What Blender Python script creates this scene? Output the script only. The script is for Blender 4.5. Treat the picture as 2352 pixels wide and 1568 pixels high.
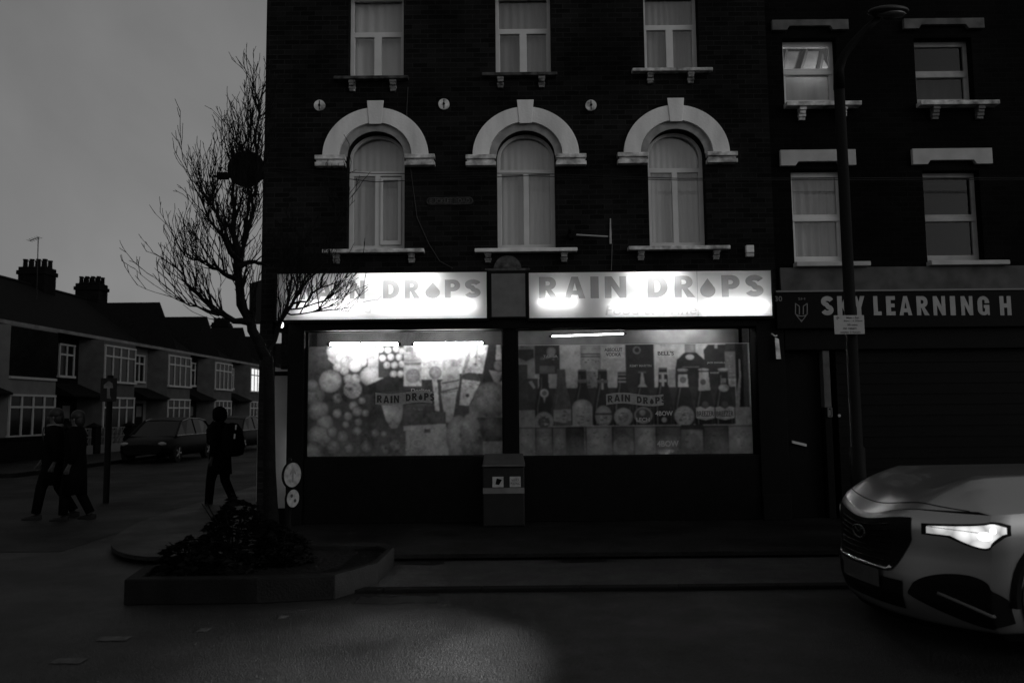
import bpy, bmesh, math, random
import numpy as np
from mathutils import Vector, Matrix, noise
from mathutils.geometry import tessellate_polygon

for _o in list(bpy.data.objects):
    bpy.data.objects.remove(_o)
S = bpy.context.scene
COL = S.collection
R = math.radians

# ------------------------------------------------------------------ camera
F, PX, PY, CH = 1758.0, 1176.0, 784.0, 1.67       # focal length and centre in measured pixels, eye height
PITCH, ROLL = R(5.07), -0.010
cam_d = bpy.data.cameras.new('camera')
cam_d.sensor_width = 36.0
cam_d.lens = F / 2352 * 36.0
cam_d.clip_start = 0.1
cam_d.clip_end = 2000
cam_d.dof.use_dof = True
cam_d.dof.focus_distance = 11.0
cam_d.dof.aperture_fstop = 1.7
cam = bpy.data.objects.new('camera', cam_d)
CAM_R = Matrix.Rotation(R(90) + PITCH, 3, 'X') @ Matrix.Rotation(ROLL, 3, 'Z')
cam.matrix_world = Matrix.Translation((0, 0, CH)) @ CAM_R.to_4x4()
COL.objects.link(cam)
S.camera = cam

# ------------------------------------------------------------------ sky, sun, exposure
SUN_EL, SUN_AZ = R(22), R(125)                    # overcast dusk, the brighter sky lies to the right and behind the viewer
W = bpy.data.worlds.new('World')
S.world = W
W.use_nodes = True
wn = W.node_tree
bg = wn.nodes['Background']
sky = wn.nodes.new('ShaderNodeTexSky')
sky.sky_type = 'NISHITA'
sky.sun_disc = False
sky.sun_elevation = SUN_EL
sky.sun_rotation = SUN_AZ
sky.air_density = 1.0
sky.dust_density = 4.0
bw = wn.nodes.new('ShaderNodeRGBToBW')            # black-and-white film
wn.links.new(sky.outputs[0], bw.inputs[0])
flat = wn.nodes.new('ShaderNodeMath')             # a cloud sheet evens the sky out
flat.operation = 'MULTIPLY_ADD'
flat.inputs[1].default_value = .28
flat.inputs[2].default_value = 1.6
wn.links.new(bw.outputs[0], flat.inputs[0])
wtc = wn.nodes.new('ShaderNodeTexCoord')
wnz = wn.nodes.new('ShaderNodeTexNoise')
wnz.inputs['Scale'].default_value = 2.6
wnz.inputs['Detail'].default_value = 5
wnz.inputs['Distortion'].default_value = .4
wmr = wn.nodes.new('ShaderNodeMapRange')
wmr.inputs['From Min'].default_value = .3
wmr.inputs['From Max'].default_value = .7
wmr.inputs['To Min'].default_value = .8
wmr.inputs['To Max'].default_value = 1.25
wml = wn.nodes.new('ShaderNodeMath')
wml.operation = 'MULTIPLY'
wn.links.new(wtc.outputs['Generated'], wnz.inputs['Vector'])
wn.links.new(wnz.outputs['Fac'], wmr.inputs['Value'])
wn.links.new(flat.outputs[0], wml.inputs[0])
wn.links.new(wmr.outputs[0], wml.inputs[1])
wn.links.new(wml.outputs[0], bg.inputs['Color'])
bg.inputs['Strength'].default_value = 0.08
sun_d = bpy.data.lights.new('sun', 'SUN')
sun_d.energy = 0.11
sun_d.angle = R(60)
sun = bpy.data.objects.new('sun', sun_d)
sd = Vector((math.sin(SUN_AZ) * math.cos(SUN_EL), math.cos(SUN_AZ) * math.cos(SUN_EL), math.sin(SUN_EL)))
sun.rotation_euler = sd.to_track_quat('Z', 'Y').to_euler()
COL.objects.link(sun)
S.view_settings.view_transform = 'Standard'
S.view_settings.look = 'None'
S.view_settings.exposure = 0.0
S.view_settings.gamma = 1.0
S.cycles.use_denoising = True
S.cycles.max_bounces = 8
S.cycles.transparent_max_bounces = 16
S.cycles.sample_clamp_indirect = 4.0


# ------------------------------------------------------------------ measuring helpers
def ray(px, py):
    return CAM_R @ Vector(((px - PX) / F, -(py - PY) / F, -1.0))


def at(px, py, Y=11.0):
    """the point at depth Y seen at a measured pixel of the photograph"""
    d = ray(px, py)
    return Vector((0, 0, CH)) + d * (Y / d.y)


def gnd(px, py, z=0.0):
    d = ray(px, py)
    return Vector((0, 0, CH)) + d * ((z - CH) / d.z)


def rect(x0, y0, x1, y1, Y=11.0):
    """x0, x1, z0, z1 of an upright rectangle at depth Y"""
    xm, ym = (x0 + x1) / 2, (y0 + y1) / 2
    return at(x0, ym, Y).x, at(x1, ym, Y).x, at(xm, y1, Y).z, at(xm, y0, Y).z


# ------------------------------------------------------------------ mesh helpers
class MB:
    def __init__(s):
        s.v, s.f, s.m = [], [], []

    def add(s, vs, fs, mi=0):
        n = len(s.v)
        s.v += [tuple(v) for v in vs]
        s.f += [tuple(i + n for i in f) for f in fs]
        s.m += [mi] * len(fs)
        return s

    def box(s, x0, x1, y0, y1, z0, z1, mi=0):
        vs = [(x, y, z) for x in (x0, x1) for y in (y0, y1) for z in (z0, z1)]
        return s.add(vs, [(0, 1, 3, 2), (4, 6, 7, 5), (0, 4, 5, 1), (2, 3, 7, 6), (0, 2, 6, 4), (1, 5, 7, 3)], mi)

    def prism(s, outer, holes, y0, y1, mi=0, T=None):
        """polygon in x,z with holes, extruded from y0 to y1"""
        loops = [outer] + list(holes)
        pts = [p for l in loops for p in l]
        tri = tessellate_polygon([[Vector((p[0], p[1], 0)) for p in l] for l in loops])
        n = len(pts)
        vs = [(p[0], y0, p[1]) for p in pts] + [(p[0], y1, p[1]) for p in pts]
        fs = [tuple(t) for t in tri] + [tuple(i + n for i in reversed(t)) for t in tri]
        k = 0
        for l in loops:
            c = len(l)
            for i in range(c):
                a, b = k + i, k + (i + 1) % c
                fs.append((a, b, b + n, a + n))
            k += c
        if T is not None:
            vs = [T @ Vector(v) for v in vs]
        return s.add(vs, fs, mi)

    def tube(s, pts, rad, n=8, mi=0, cap=True):
        pts = [Vector(p) for p in pts]
        if not hasattr(rad, '__len__'):
            rad = [rad] * len(pts)
        rings, ref = [], None
        for i, p in enumerate(pts):
            d = (pts[min(i + 1, len(pts) - 1)] - pts[max(i - 1, 0)])
            d = d.normalized() if d.length > 1e-9 else Vector((0, 0, 1))
            if ref is None:
                ref = Vector((1, 0, 0)) if abs(d.x) < .8 else Vector((0, 1, 0))
            a = (ref - d * ref.dot(d)).normalized()
            b = d.cross(a)
            ref = a
            rings.append([p + (a * math.cos(t) + b * math.sin(t)) * rad[i] for t in [2 * math.pi * k / n for k in range(n)]])
        vs = [v for r in rings for v in r]
        fs = []
        for i in range(len(rings) - 1):
            for k in range(n):
                k2 = (k + 1) % n
                fs.append((i * n + k, i * n + k2, (i + 1) * n + k2, (i + 1) * n + k))
        if cap:
            fs += [tuple(range(n))[::-1], tuple(range((len(rings) - 1) * n, len(rings) * n))]
        return s.add(vs, fs, mi)

    def lathe(s, c, prof, n=20, mi=0, sx=1, sy=1):
        """prof: list of (radius, z) about a vertical axis at c"""
        vs = [(c[0] + r * sx * math.cos(2 * math.pi * k / n), c[1] + r * sy * math.sin(2 * math.pi * k / n), c[2] + z) for r, z in prof for k in range(n)]
        fs = [(i * n + k, i * n + (k + 1) % n, (i + 1) * n + (k + 1) % n, (i + 1) * n + k) for i in range(len(prof) - 1) for k in range(n)]
        fs += [tuple(range(n))[::-1], tuple(range((len(prof) - 1) * n, len(prof) * n))]
        return s.add(vs, fs, mi)

    def disc(s, c, nrm, r, th, n=28, mi=0):
        nrm = Vector(nrm).normalized()
        return s.tube([Vector(c) - nrm * th / 2, Vector(c) + nrm * th / 2], r, n, mi)

    def ell(s, c, rx, ry, rz, n=14, mi=0):
        vs, fs = [], []
        for i in range(n + 1):
            th = math.pi * i / n
            for k in range(n * 2):
                ph = math.pi * k / n
                vs.append((c[0] + rx * math.sin(th) * math.cos(ph), c[1] + ry * math.sin(th) * math.sin(ph), c[2] + rz * math.cos(th)))
        w = n * 2
        for i in range(n):
            for k in range(w):
                fs.append((i * w + k, (i + 1) * w + k, (i + 1) * w + (k + 1) % w, i * w + (k + 1) % w))
        return s.add(vs, fs, mi)

    def grid(s, P, mi=0):
        """P: rows of points"""
        h, w = len(P), len(P[0])
        return s.add([p for r in P for p in r], [(i * w + k, i * w + k + 1, (i + 1) * w + k + 1, (i + 1) * w + k) for i in range(h - 1) for k in range(w - 1)], mi)


def loc_of(o):
    t = Vector((0, 0, 0))
    while o is not None:
        t += o.location
        o = o.parent
    return t


def obj(name, mb, mats, parent=None, smooth=False, bevel=0, weld=True):
    me = bpy.data.meshes.new(name)
    me.from_pydata(mb.v, [], mb.f)
    if not isinstance(mats, (list, tuple)):
        mats = [mats]
    for m in mats:
        me.materials.append(m)
    me.polygons.foreach_set('material_index', mb.m)
    if weld:
        b = bmesh.new()
        b.from_mesh(me)
        bmesh.ops.recalc_face_normals(b, faces=b.faces)
        b.to_mesh(me)
        b.free()
    if smooth:
        me.polygons.foreach_set('use_smooth', [True] * len(me.polygons))
    me.update()
    o = bpy.data.objects.new(name, me)
    COL.objects.link(o)
    if parent is not None:
        o.parent = parent
        o.location = -loc_of(parent)
    if bevel:
        md = o.modifiers.new('bevel', 'BEVEL')
        md.width = bevel
        md.segments = 2
        md.limit_method = 'ANGLE'
    return o


def tag(o, label=None, cat=None, group=None, kind=None):
    for k, v in (('label', label), ('category', cat), ('group', group), ('kind', kind)):
        if v:
            o[k] = v
    return o


def thing(name, label, cat, loc=(0, 0, 0), group=None):
    o = bpy.data.objects.new(name, None)
    o.empty_display_size = .2
    o.location = loc
    COL.objects.link(o)
    return tag(o, label, cat, group)


def copy_thing(o, delta, label):
    """a thing with its parts and their sub-parts, moved by delta"""
    def rec(src, par):
        c = src.copy()
        COL.objects.link(c)
        c.parent = par
        for ch in src.children:
            rec(ch, c)
        return c
    c = rec(o, None)
    c.location = o.location + Vector(delta)
    c['label'] = label
    return c


# ------------------------------------------------------------------ materials (all neutral: the film is black and white)
def M(name, col, rough=.7, spec=.3, metal=0.0, var=0.0, vscale=3.0, bump=0.0, bscale=60.0, emit=0.0, streak=0.0):
    m = bpy.data.materials.new(name)
    m.use_nodes = True
    nt = m.node_tree
    p = nt.nodes['Principled BSDF']
    p.inputs['Base Color'].default_value = (col, col, col, 1)
    p.inputs['Roughness'].default_value = rough
    p.inputs['Specular IOR Level'].default_value = spec
    p.inputs['Metallic'].default_value = metal
    L = nt.links.new
    if var or bump or streak:
        tc = nt.nodes.new('ShaderNodeTexCoord')
        if var or streak:
            nz = nt.nodes.new('ShaderNodeTexNoise')
            nz.inputs['Scale'].default_value = vscale
            nz.inputs['Detail'].default_value = 6
            if streak:
                mp = nt.nodes.new('ShaderNodeMapping')
                mp.inputs['Scale'].default_value = (1, 1, streak)
                L(tc.outputs['Object'], mp.inputs[0])
                L(mp.outputs[0], nz.inputs['Vector'])
            else:
                L(tc.outputs['Object'], nz.inputs['Vector'])
            mr = nt.nodes.new('ShaderNodeMapRange')
            mr.inputs['From Min'].default_value = .3
            mr.inputs['From Max'].default_value = .7
            mr.inputs['To Min'].default_value = col * (1 - var)
            mr.inputs['To Max'].default_value = min(1, col * (1 + var))
            L(nz.outputs['Fac'], mr.inputs['Value'])
            L(mr.outputs[0], p.inputs['Base Color'])
        if bump:
            nb = nt.nodes.new('ShaderNodeTexNoise')
            nb.inputs['Scale'].default_value = bscale
            nb.inputs['Detail'].default_value = 4
            L(tc.outputs['Object'], nb.inputs['Vector'])
            bp = nt.nodes.new('ShaderNodeBump')
            bp.inputs['Strength'].default_value = bump
            bp.inputs['Distance'].default_value = .02
            L(nb.outputs['Fac'], bp.inputs['Height'])
            L(bp.outputs[0], p.inputs['Normal'])
    if emit:
        p.inputs['Emission Color'].default_value = (1, 1, 1, 1)
        p.inputs['Emission Strength'].default_value = emit
    return m


def brick_mat(name, c0, c1, mortar, swap=False):
    m = bpy.data.materials.new(name)
    m.use_nodes = True
    nt = m.node_tree
    L = nt.links.new
    p = nt.nodes['Principled BSDF']
    p.inputs['Roughness'].default_value = .85
    p.inputs['Specular IOR Level'].default_value = .05
    tc = nt.nodes.new('ShaderNodeTexCoord')
    sp = nt.nodes.new('ShaderNodeSeparateXYZ')
    ad = nt.nodes.new('ShaderNodeMath')
    cb = nt.nodes.new('ShaderNodeCombineXYZ')
    L(tc.outputs['Object'], sp.inputs[0])
    L(sp.outputs['X'], ad.inputs[0])
    L(sp.outputs['Y'], ad.inputs[1])
    L(ad.outputs[0], cb.inputs['X'])
    L(sp.outputs['Z'], cb.inputs['Y'])
    br = nt.nodes.new('ShaderNodeTexBrick')
    br.inputs['Scale'].default_value = 1.0
    br.inputs['Brick Width'].default_value = .225
    br.inputs['Row Height'].default_value = .075
    br.inputs['Mortar Size'].default_value = .006
    br.inputs['Mortar Smooth'].default_value = .3
    br.inputs['Color1'].default_value = (c0, c0, c0, 1)
    br.inputs['Color2'].default_value = (c1, c1, c1, 1)
    br.inputs['Mortar'].default_value = (mortar, mortar, mortar, 1)
    L(cb.outputs[0], br.inputs['Vector'])
    nz = nt.nodes.new('ShaderNodeTexNoise')
    nz.inputs['Scale'].default_value = 1.1
    nz.inputs['Detail'].default_value = 5
    L(tc.outputs['Object'], nz.inputs['Vector'])
    mr = nt.nodes.new('ShaderNodeMapRange')
    mr.inputs['From Min'].default_value = .3
    mr.inputs['From Max'].default_value = .75
    mr.inputs['To Min'].default_value = .45
    mr.inputs['To Max'].default_value = 1.5
    L(nz.outputs['Fac'], mr.inputs['Value'])
    mx = nt.nodes.new('ShaderNodeVectorMath')
    mx.operation = 'SCALE'
    L(br.outputs['Color'], mx.inputs[0])
    L(mr.outputs[0], mx.inputs['Scale'])
    L(mx.outputs[0], p.inputs['Base Color'])
    bp = nt.nodes.new('ShaderNodeBump')
    bp.inputs['Strength'].default_value = .5
    bp.inputs['Distance'].default_value = .008
    bp.invert = True
    L(br.outputs['Fac'], bp.inputs['Height'])
    L(bp.outputs[0], p.inputs['Normal'])
    return m


def glass_mat(name, refl=.06, tint=.85, rough=.02):
    m = bpy.data.materials.new(name)
    m.use_nodes = True
    nt = m.node_tree
    nt.nodes.remove(nt.nodes['Principled BSDF'])
    L = nt.links.new
    t = nt.nodes.new('ShaderNodeBsdfTransparent')
    t.inputs[0].default_value = (tint, tint, tint, 1)
    g = nt.nodes.new('ShaderNodeBsdfGlossy')
    g.inputs['Roughness'].default_value = rough
    mx = nt.nodes.new('ShaderNodeMixShader')
    mx.inputs[0].default_value = refl
    L(t.outputs[0], mx.inputs[1])
    L(g.outputs[0], mx.inputs[2])
    L(mx.outputs[0], nt.nodes['Material Output'].inputs[0])
    return m


def film_mat(name, tint):
    """a see-through coloured film stuck on a backlit panel"""
    m = bpy.data.materials.new(name)
    m.use_nodes = True
    nt = m.node_tree
    nt.nodes.remove(nt.nodes['Principled BSDF'])
    t = nt.nodes.new('ShaderNodeBsdfTransparent')
    t.inputs[0].default_value = (tint, tint, tint, 1)
    nt.links.new(t.outputs[0], nt.nodes['Material Output'].inputs[0])
    return m


def sheet_mat(name, col=None, attr=None, trans=.3):
    """thin printed or opal sheet: diffuse in front, lets light through from behind"""
    m = bpy.data.materials.new(name)
    m.use_nodes = True
    nt = m.node_tree
    nt.nodes.remove(nt.nodes['Principled BSDF'])
    L = nt.links.new
    d = nt.nodes.new('ShaderNodeBsdfDiffuse')
    t = nt.nodes.new('ShaderNodeBsdfTranslucent')
    if attr:
        a = nt.nodes.new('ShaderNodeVertexColor')
        a.layer_name = attr
        L(a.outputs[0], d.inputs[0])
        L(a.outputs[0], t.inputs[0])
    else:
        d.inputs[0].default_value = t.inputs[0].default_value = (col, col, col, 1)
    mx = nt.nodes.new('ShaderNodeMixShader')
    mx.inputs[0].default_value = trans
    L(d.outputs[0], mx.inputs[1])
    L(t.outputs[0], mx.inputs[2])
    L(mx.outputs[0], nt.nodes['Material Output'].inputs[0])
    return m


def emit_mat(name, s):
    m = bpy.data.materials.new(name)
    m.use_nodes = True
    nt = m.node_tree
    nt.nodes.remove(nt.nodes['Principled BSDF'])
    e = nt.nodes.new('ShaderNodeEmission')
    e.inputs['Strength'].default_value = s
    nt.links.new(e.outputs[0], nt.nodes['Material Output'].inputs[0])
    return m


def asphalt_mat(name, col, r0, r1, spec=.5, scale=.8):
    m = M(name, col, .5, spec, var=.5, vscale=1.3, bump=.6, bscale=85)
    nt = m.node_tree
    p = nt.nodes['Principled BSDF']
    tc = nt.nodes.new('ShaderNodeTexCoord')
    nz = nt.nodes.new('ShaderNodeTexNoise')
    nz.inputs['Scale'].default_value = scale
    nz.inputs['Detail'].default_value = 7
    nz.inputs['Roughness'].default_value = .65
    mr = nt.nodes.new('ShaderNodeMapRange')
    mr.inputs['From Min'].default_value = .35
    mr.inputs['From Max'].default_value = .65
    mr.inputs['To Min'].default_value = r0
    mr.inputs['To Max'].default_value = r1
    nt.links.new(tc.outputs['Object'], nz.inputs['Vector'])
    nt.links.new(nz.outputs['Fac'], mr.inputs['Value'])
    nt.links.new(mr.outputs[0], p.inputs['Roughness'])
    src = p.inputs['Base Color'].links[0].from_socket      # pale chippings in the dark binder
    vz = nt.nodes.new('ShaderNodeTexNoise')
    vz.inputs['Scale'].default_value = 55
    vz.inputs['Detail'].default_value = 3
    vm = nt.nodes.new('ShaderNodeMapRange')
    vm.inputs['From Min'].default_value = .38
    vm.inputs['From Max'].default_value = .66
    vm.inputs['To Min'].default_value = .25
    vm.inputs['To Max'].default_value = 2.3
    mu = nt.nodes.new('ShaderNodeMath')
    mu.operation = 'MULTIPLY'
    nt.links.new(tc.outputs['Object'], vz.inputs['Vector'])
    nt.links.new(vz.outputs['Fac'], vm.inputs['Value'])
    nt.links.new(src, mu.inputs[0])
    nt.links.new(vm.outputs[0], mu.inputs[1])
    nt.links.new(mu.outputs[0], p.inputs['Base Color'])
    return m


m_brick = brick_mat('dark_stock_brick', .005, .013, .020)
m_brick2 = brick_mat('sooty_brick', .002, .004, .006)
m_brick3 = brick_mat('terrace_brick', .003, .006, .009)
m_stone = M('painted_stone', .72, .75, .2, var=.17, vscale=4.5, bump=.2, bscale=30, streak=.3)
m_stone_dirty = M('weathered_stone', .5, .8, .2, var=.75, vscale=7, bump=.3, bscale=40)
m_corbel = M('sooty_corbel', .2, .9, .1, var=.8, vscale=11, bump=.3, bscale=40)
m_lintel = M('grey_painted_lintel', .42, .8, .2, var=.15, vscale=4)
m_frame = M('white_window_frame', .66, .45, .35, var=.06, vscale=5)
m_frame_d = M('dull_window_frame', .36, .6, .3, var=.2, vscale=5)
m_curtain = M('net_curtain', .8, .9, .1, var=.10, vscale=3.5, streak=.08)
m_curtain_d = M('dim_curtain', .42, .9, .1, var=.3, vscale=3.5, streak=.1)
m_dark = M('black_paint', .003, .6, .08, var=.3, vscale=4)
m_dark_gloss = M('black_gloss_tile', .003, .4, .1, var=.3, vscale=6)
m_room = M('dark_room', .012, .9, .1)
m_panel = M('grey_fascia_panel', .14, .7, .2, var=.2, vscale=5)
m_case = M('sign_case_metal', .006, .6, .1)
m_glass = glass_mat('window_glass', .07, .9)
m_glass_dark = glass_mat('dark_window_glass', .028, .5)
m_glass_shop = glass_mat('shop_window_glass', .022, .95)
m_white = M('white_enamel', .7, .5, .3, var=.05, vscale=9)
m_grey = M('grey_metal', .3, .5, .4, metal=.3, var=.15, vscale=8)
m_pole = M('dark_pole_paint', .005, .6, .1)
m_pole_l = M('galvanised_steel', .22, .5, .4, metal=.4, var=.25, vscale=7)
m_bark = M('wet_bark', .006, .85, .08, var=.4, vscale=12, bump=.5, bscale=40)
m_leaf = M('dark_leaf', .0025, .8, .03, var=.5, vscale=9)
m_soil = M('wet_soil', .002, .9, .1, var=.4, vscale=12, bump=.8, bscale=25)
m_kerb = M('kerb_stone', .007, .8, .08, var=.3, vscale=5, bump=.3, bscale=50)
m_road = asphalt_mat('wet_asphalt', .010, .40, .62, .16)
m_bay = asphalt_mat('parking_bay_asphalt', .018, .36, .56, .3, 1.4)
m_pave = asphalt_mat('wet_paving', .008, .4, .6, .1, 1.1)
m_side = asphalt_mat('side_street_asphalt', .012, .5, .7, .07, .6)
m_paint = M('worn_road_paint', .03, .6, .2, var=.8, vscale=22)
m_cable = M('black_cable', .008, .6, .2)
m_roof = M('dark_roof_tile', .006, .9, .04, var=.3, vscale=6)
m_render = M('grey_render', .06, .9, .1, var=.2, vscale=3)
m_render_w = M('white_render', .12, .9, .1, var=.12, vscale=3)
m_coat = M('dark_coat_cloth', .003, .95, .03)
m_skin = M('skin', .05, .6, .3)
m_hair = M('dark_hair', .01, .6, .3)
m_cloth_l = M('pale_cloth', .35, .9, .1)
m_tube = emit_mat('fluorescent_tube', 110.0)
m_tube_sign = emit_mat('sign_tube', 25.0)
m_tube_dim = emit_mat('shaded_tube', 12.0)
m_opal = sheet_mat('opal_acrylic', .85, trans=.75)
m_film = film_mat('letter_film', .70)
m_film_l = film_mat('faint_letter_film', .74)
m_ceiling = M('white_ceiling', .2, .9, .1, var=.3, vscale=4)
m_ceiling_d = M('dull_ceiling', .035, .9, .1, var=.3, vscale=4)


# ------------------------------------------------------------------ lettering
def arc(cx, cy, rx, ry, a0, a1, n=12):
    return [(cx + rx * math.cos(R(a0 + (a1 - a0) * i / n)), cy + ry * math.sin(R(a0 + (a1 - a0) * i / n))) for i in range(n + 1)]


def stroke(pts, w):
    L, Rr = [], []
    for i, p in enumerate(pts):
        a, b = pts[max(i - 1, 0)], pts[min(i + 1, len(pts) - 1)]
        d = Vector((b[0] - a[0], b[1] - a[1])).normalized()
        L.append((p[0] - d.y * w / 2, p[1] + d.x * w / 2))
        Rr.append((p[0] + d.y * w / 2, p[1] - d.x * w / 2))
    return L + Rr[::-1]


GLYPH = {
    'R': (.80, [(0, 0), (0, 1), (.40, 1)] + arc(.40, .70, .33, .30, 80, -70) + [(.82, 0), (.50, 0), (.32, .38), (.28, .38), (.28, 0)], [[(.28, .60), (.28, .80)] + arc(.38, .70, .09, .10, 90, -90, 8)]),
    'A': (.95, [(0, 0), (.33, 1), (.62, 1), (.95, 0), (.66, 0), (.62, .16), (.33, .16), (.29, 0)], [[(.38, .36), (.475, .72), (.57, .36)]]),
    'I': (.29, [(0, 0), (0, 1), (.29, 1), (.29, 0)], []),
    'N': (.88, [(0, 0), (0, 1), (.28, 1), (.61, .46), (.61, 1), (.88, 1), (.88, 0), (.61, 0), (.27, .55), (.27, 0)], []),
    'D': (.82, [(0, 0), (0, 1), (.34, 1)] + arc(.34, .5, .48, .5, 85, -85) + [(.34, 0)], [[(.28, .24), (.28, .76), (.34, .76)] + arc(.35, .5, .18, .26, 85, -85, 10) + [(.34, .24)]]),
    'P': (.74, [(0, 0), (0, 1), (.40, 1)] + arc(.40, .68, .34, .32, 85, -85) + [(.28, .36), (.28, 0)], [[(.28, .58), (.28, .78)] + arc(.37, .68, .10, .10, 90, -90, 8)]),
    'S': (.70, stroke(arc(.36, .72, .24, .155, 15, 255, 14) + arc(.34, .28, .235, .155, 75, -165, 14), .25), []),
    'drop': (.78, [(.39, .86)] + arc(.39, .30, .36, .31, 40, -220, 20), []),
    'K': (.80, [(0, 0), (0, 1), (.3, 1), (.3, .62), (.5, 1), (.8, 1), (.55, .53), (.83, 0), (.52, 0), (.3, .42), (.3, 0)], []),
    'Y': (.80, [(.25, 0), (.25, .4), (0, 1), (.3, 1), (.4, .68), (.5, 1), (.8, 1), (.55, .4), (.55, 0)], []),
    'L': (.56, [(0, 0), (0, 1), (.3, 1), (.3, .2), (.56, .2), (.56, 0)], []),
    'E': (.58, [(0, 0), (0, 1), (.58, 1), (.58, .8), (.3, .8), (.3, .61), (.54, .61), (.54, .42), (.3, .42), (.3, .2), (.58, .2), (.58, 0)], []),
    'G': (.76, [(.76, .54), (.40, .54), (.40, .38), (.47, .38), (.47, .24)] + arc(.385, .24, .085, .06, 0, -180, 6) + arc(.385, .76, .085, .06, 180, 0, 6) + [(.47, .64), (.76, .64), (.76, .72)] + arc(.38, .68, .38, .32, 5, 180, 12) + arc(.38, .32, .38, .32, 180, 300, 10) + [(.62, .10), (.64, 0), (.76, 0)], []),
    'H': (.84, [(0, 0), (0, 1), (.3, 1), (.3, .62), (.54, .62), (.54, 1), (.84, 1), (.84, 0), (.54, 0), (.54, .4), (.3, .4), (.3, 0)], []),
}


def glyph(mb, ch, x0, x1, z0, z1, y, th=.003, mi=0, T=None):
    w, o, hs = GLYPH[ch]
    sx, sz = (x1 - x0) / w, z1 - z0
    f = lambda l: [(x0 + p[0] * sx, z0 + p[1] * sz) for p in l]
    mb.prism(f(o), [f(h) for h in hs], y - th, y, mi, T)


def text(mb, s, cx, cz, w, h, y, mi=0, bold=0.0, T=None, spacing=1.0, shear=0.0):
    """flat lettering from the built-in font, fitted to w x h and facing -y"""
    cu = bpy.data.curves.new('lettering', 'FONT')
    cu.body = s
    cu.align_x = 'CENTER'
    cu.offset = bold
    cu.shear = shear
    cu.resolution_u = 3
    cu.space_character = spacing
    o = bpy.data.objects.new('lettering_source', cu)
    COL.objects.link(o)
    dg = bpy.context.evaluated_depsgraph_get()
    me = bpy.data.meshes.new_from_object(o.evaluated_get(dg))
    vs = [v.co.copy() for v in me.vertices]
    if vs:
        xs, ys = [v.x for v in vs], [v.y for v in vs]
        bw_, bh = max(xs) - min(xs), max(ys) - min(ys)
        mx_, my_ = (max(xs) + min(xs)) / 2, (max(ys) + min(ys)) / 2
        sx = w / bw_
        sz = h / bh if h else sx
        out = [Vector((cx + (v.x - mx_) * sx, y, cz + (v.y - my_) * sz)) for v in vs]
        if T is not None:
            out = [T @ v for v in out]
        mb.add(out, [tuple(p.vertices) for p in me.polygons], mi)
    bpy.data.objects.remove(o)
    bpy.data.curves.remove(cu)
    bpy.data.meshes.remove(me)


# ================================================================== THE GROUND
FY = 11.0                                           # depth of the shop fronts
KERB_Y = gnd(1400, 1357, .0).y                      # front edge of the parking bay
PAVE_Y = gnd(1500, 1281, .03).y                     # front edge of the pavement by the shops
XL = at(598, 800).x                                 # left corner of the corner building
XR = at(1776, 500).x                                # party wall with the next building
m = MB()
m.grid([[(x, y, 0) for x in np.linspace(-400, 400, 41)] for y in np.linspace(-300, 700, 41)])
tag(obj('ground', m, m_road, weld=False), kind='structure')
m = MB()
m.grid([[(x, y, .004) for x in np.linspace(-13.2, XL - 1.9, 8)] for y in np.linspace(9.5, 130, 40)])
tag(obj('side_street', m, m_side, weld=False), kind='structure')
m = MB()
m.box(XL + .3, 60, KERB_Y + .13, PAVE_Y, -.05, .026)
tag(obj('parking_bay', m, m_bay), kind='structure')
m = MB()
xk = XL + .6
while xk < 30:
    m.box(xk, xk + .905, KERB_Y, KERB_Y + .125, -.05, .034)
    xk += .91
tag(obj('bay_kerb', m, m_kerb, bevel=.008), kind='structure')
m = MB()
m.prism([(XL - .2, PAVE_Y), (60, PAVE_Y), (60, 11.4), (XL, 11.4), (XL, 60), (XL - 1.9, 60)] + arc(XL - .2, 12.6, 1.7, 12.6 - PAVE_Y, 180, 262, 14), [], -.05, -.095)
for i, v in enumerate(m.v):
    m.v[i] = (v[0], v[2], -v[1])
tag(obj('pavement', m, m_pave), kind='structure')
m = MB()
m.box(-16.6, -13.3, 20.5, 130, -.05, .11)
m.box(-60, -16.6, 20.5, 24.0, -.05, .11)
tag(obj('far_pavement', m, m_pave), kind='structure')
m = MB()
for k in range(90):
    m.box(-13.3, -13.17, 20.5 + k * .92, 20.5 + k * .92 + .915, -.05, .115)
tag(obj('far_kerb', m, m_kerb), kind='structure')
m = MB()
for (px, py, w) in ((158, 1518, 70), (262, 1467, 66), (468, 1447, 26), (650, 1418, 18)):
    c = gnd(px, py)
    k = w / F * c.y / 2
    rr_ = random.Random(px)
    m.prism([(c.x - k + 2 * k * i / 14, c.y - .055 + rr_.uniform(-.008, .008)) for i in range(15)] + [(c.x + k - 2 * k * i / 14, c.y + .055 + rr_.uniform(-.008, .008)) for i in range(15)], [], 0, .001)
for i, v in enumerate(m.v):
    m.v[i] = (v[0], v[2], .0045 + v[1])
tag(obj('road_markings', m, m_paint), kind='structure')
# wet patches and the gully in front of the bay kerb
m_wet = M('standing_water', .006, .3, .25)
m = MB()
for (x0, x1, py, d) in ((825, 1010, 1378, .14), (905, 1020, 1292, .12), (1280, 1400, 1287, .10)):
    zz = .0 if py > 1340 else .03
    a, b = gnd(x0, py, zz), gnd(x1, py, zz)
    q = [(a.x + (b.x - a.x) * t + random.Random(int(t * 97) + x0).uniform(-.03, .03), a.y + d * s_) for s_, ts in ((-.8, [i / 12 for i in range(13)]), (.8, [1 - i / 12 for i in range(13)])) for t in ts]
    q = [(p[0], p[1] + random.Random(i + x0).uniform(-.03, .03)) for i, p in enumerate(q)]
    tri = tessellate_polygon([[Vector((p[0], p[1], 0)) for p in q]])
    m.add([(p[0], p[1], zz + .004) for p in q], [tuple(t) for t in tri])
tag(obj('wet_patches', m, m_wet, weld=False), kind='structure')

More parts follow.
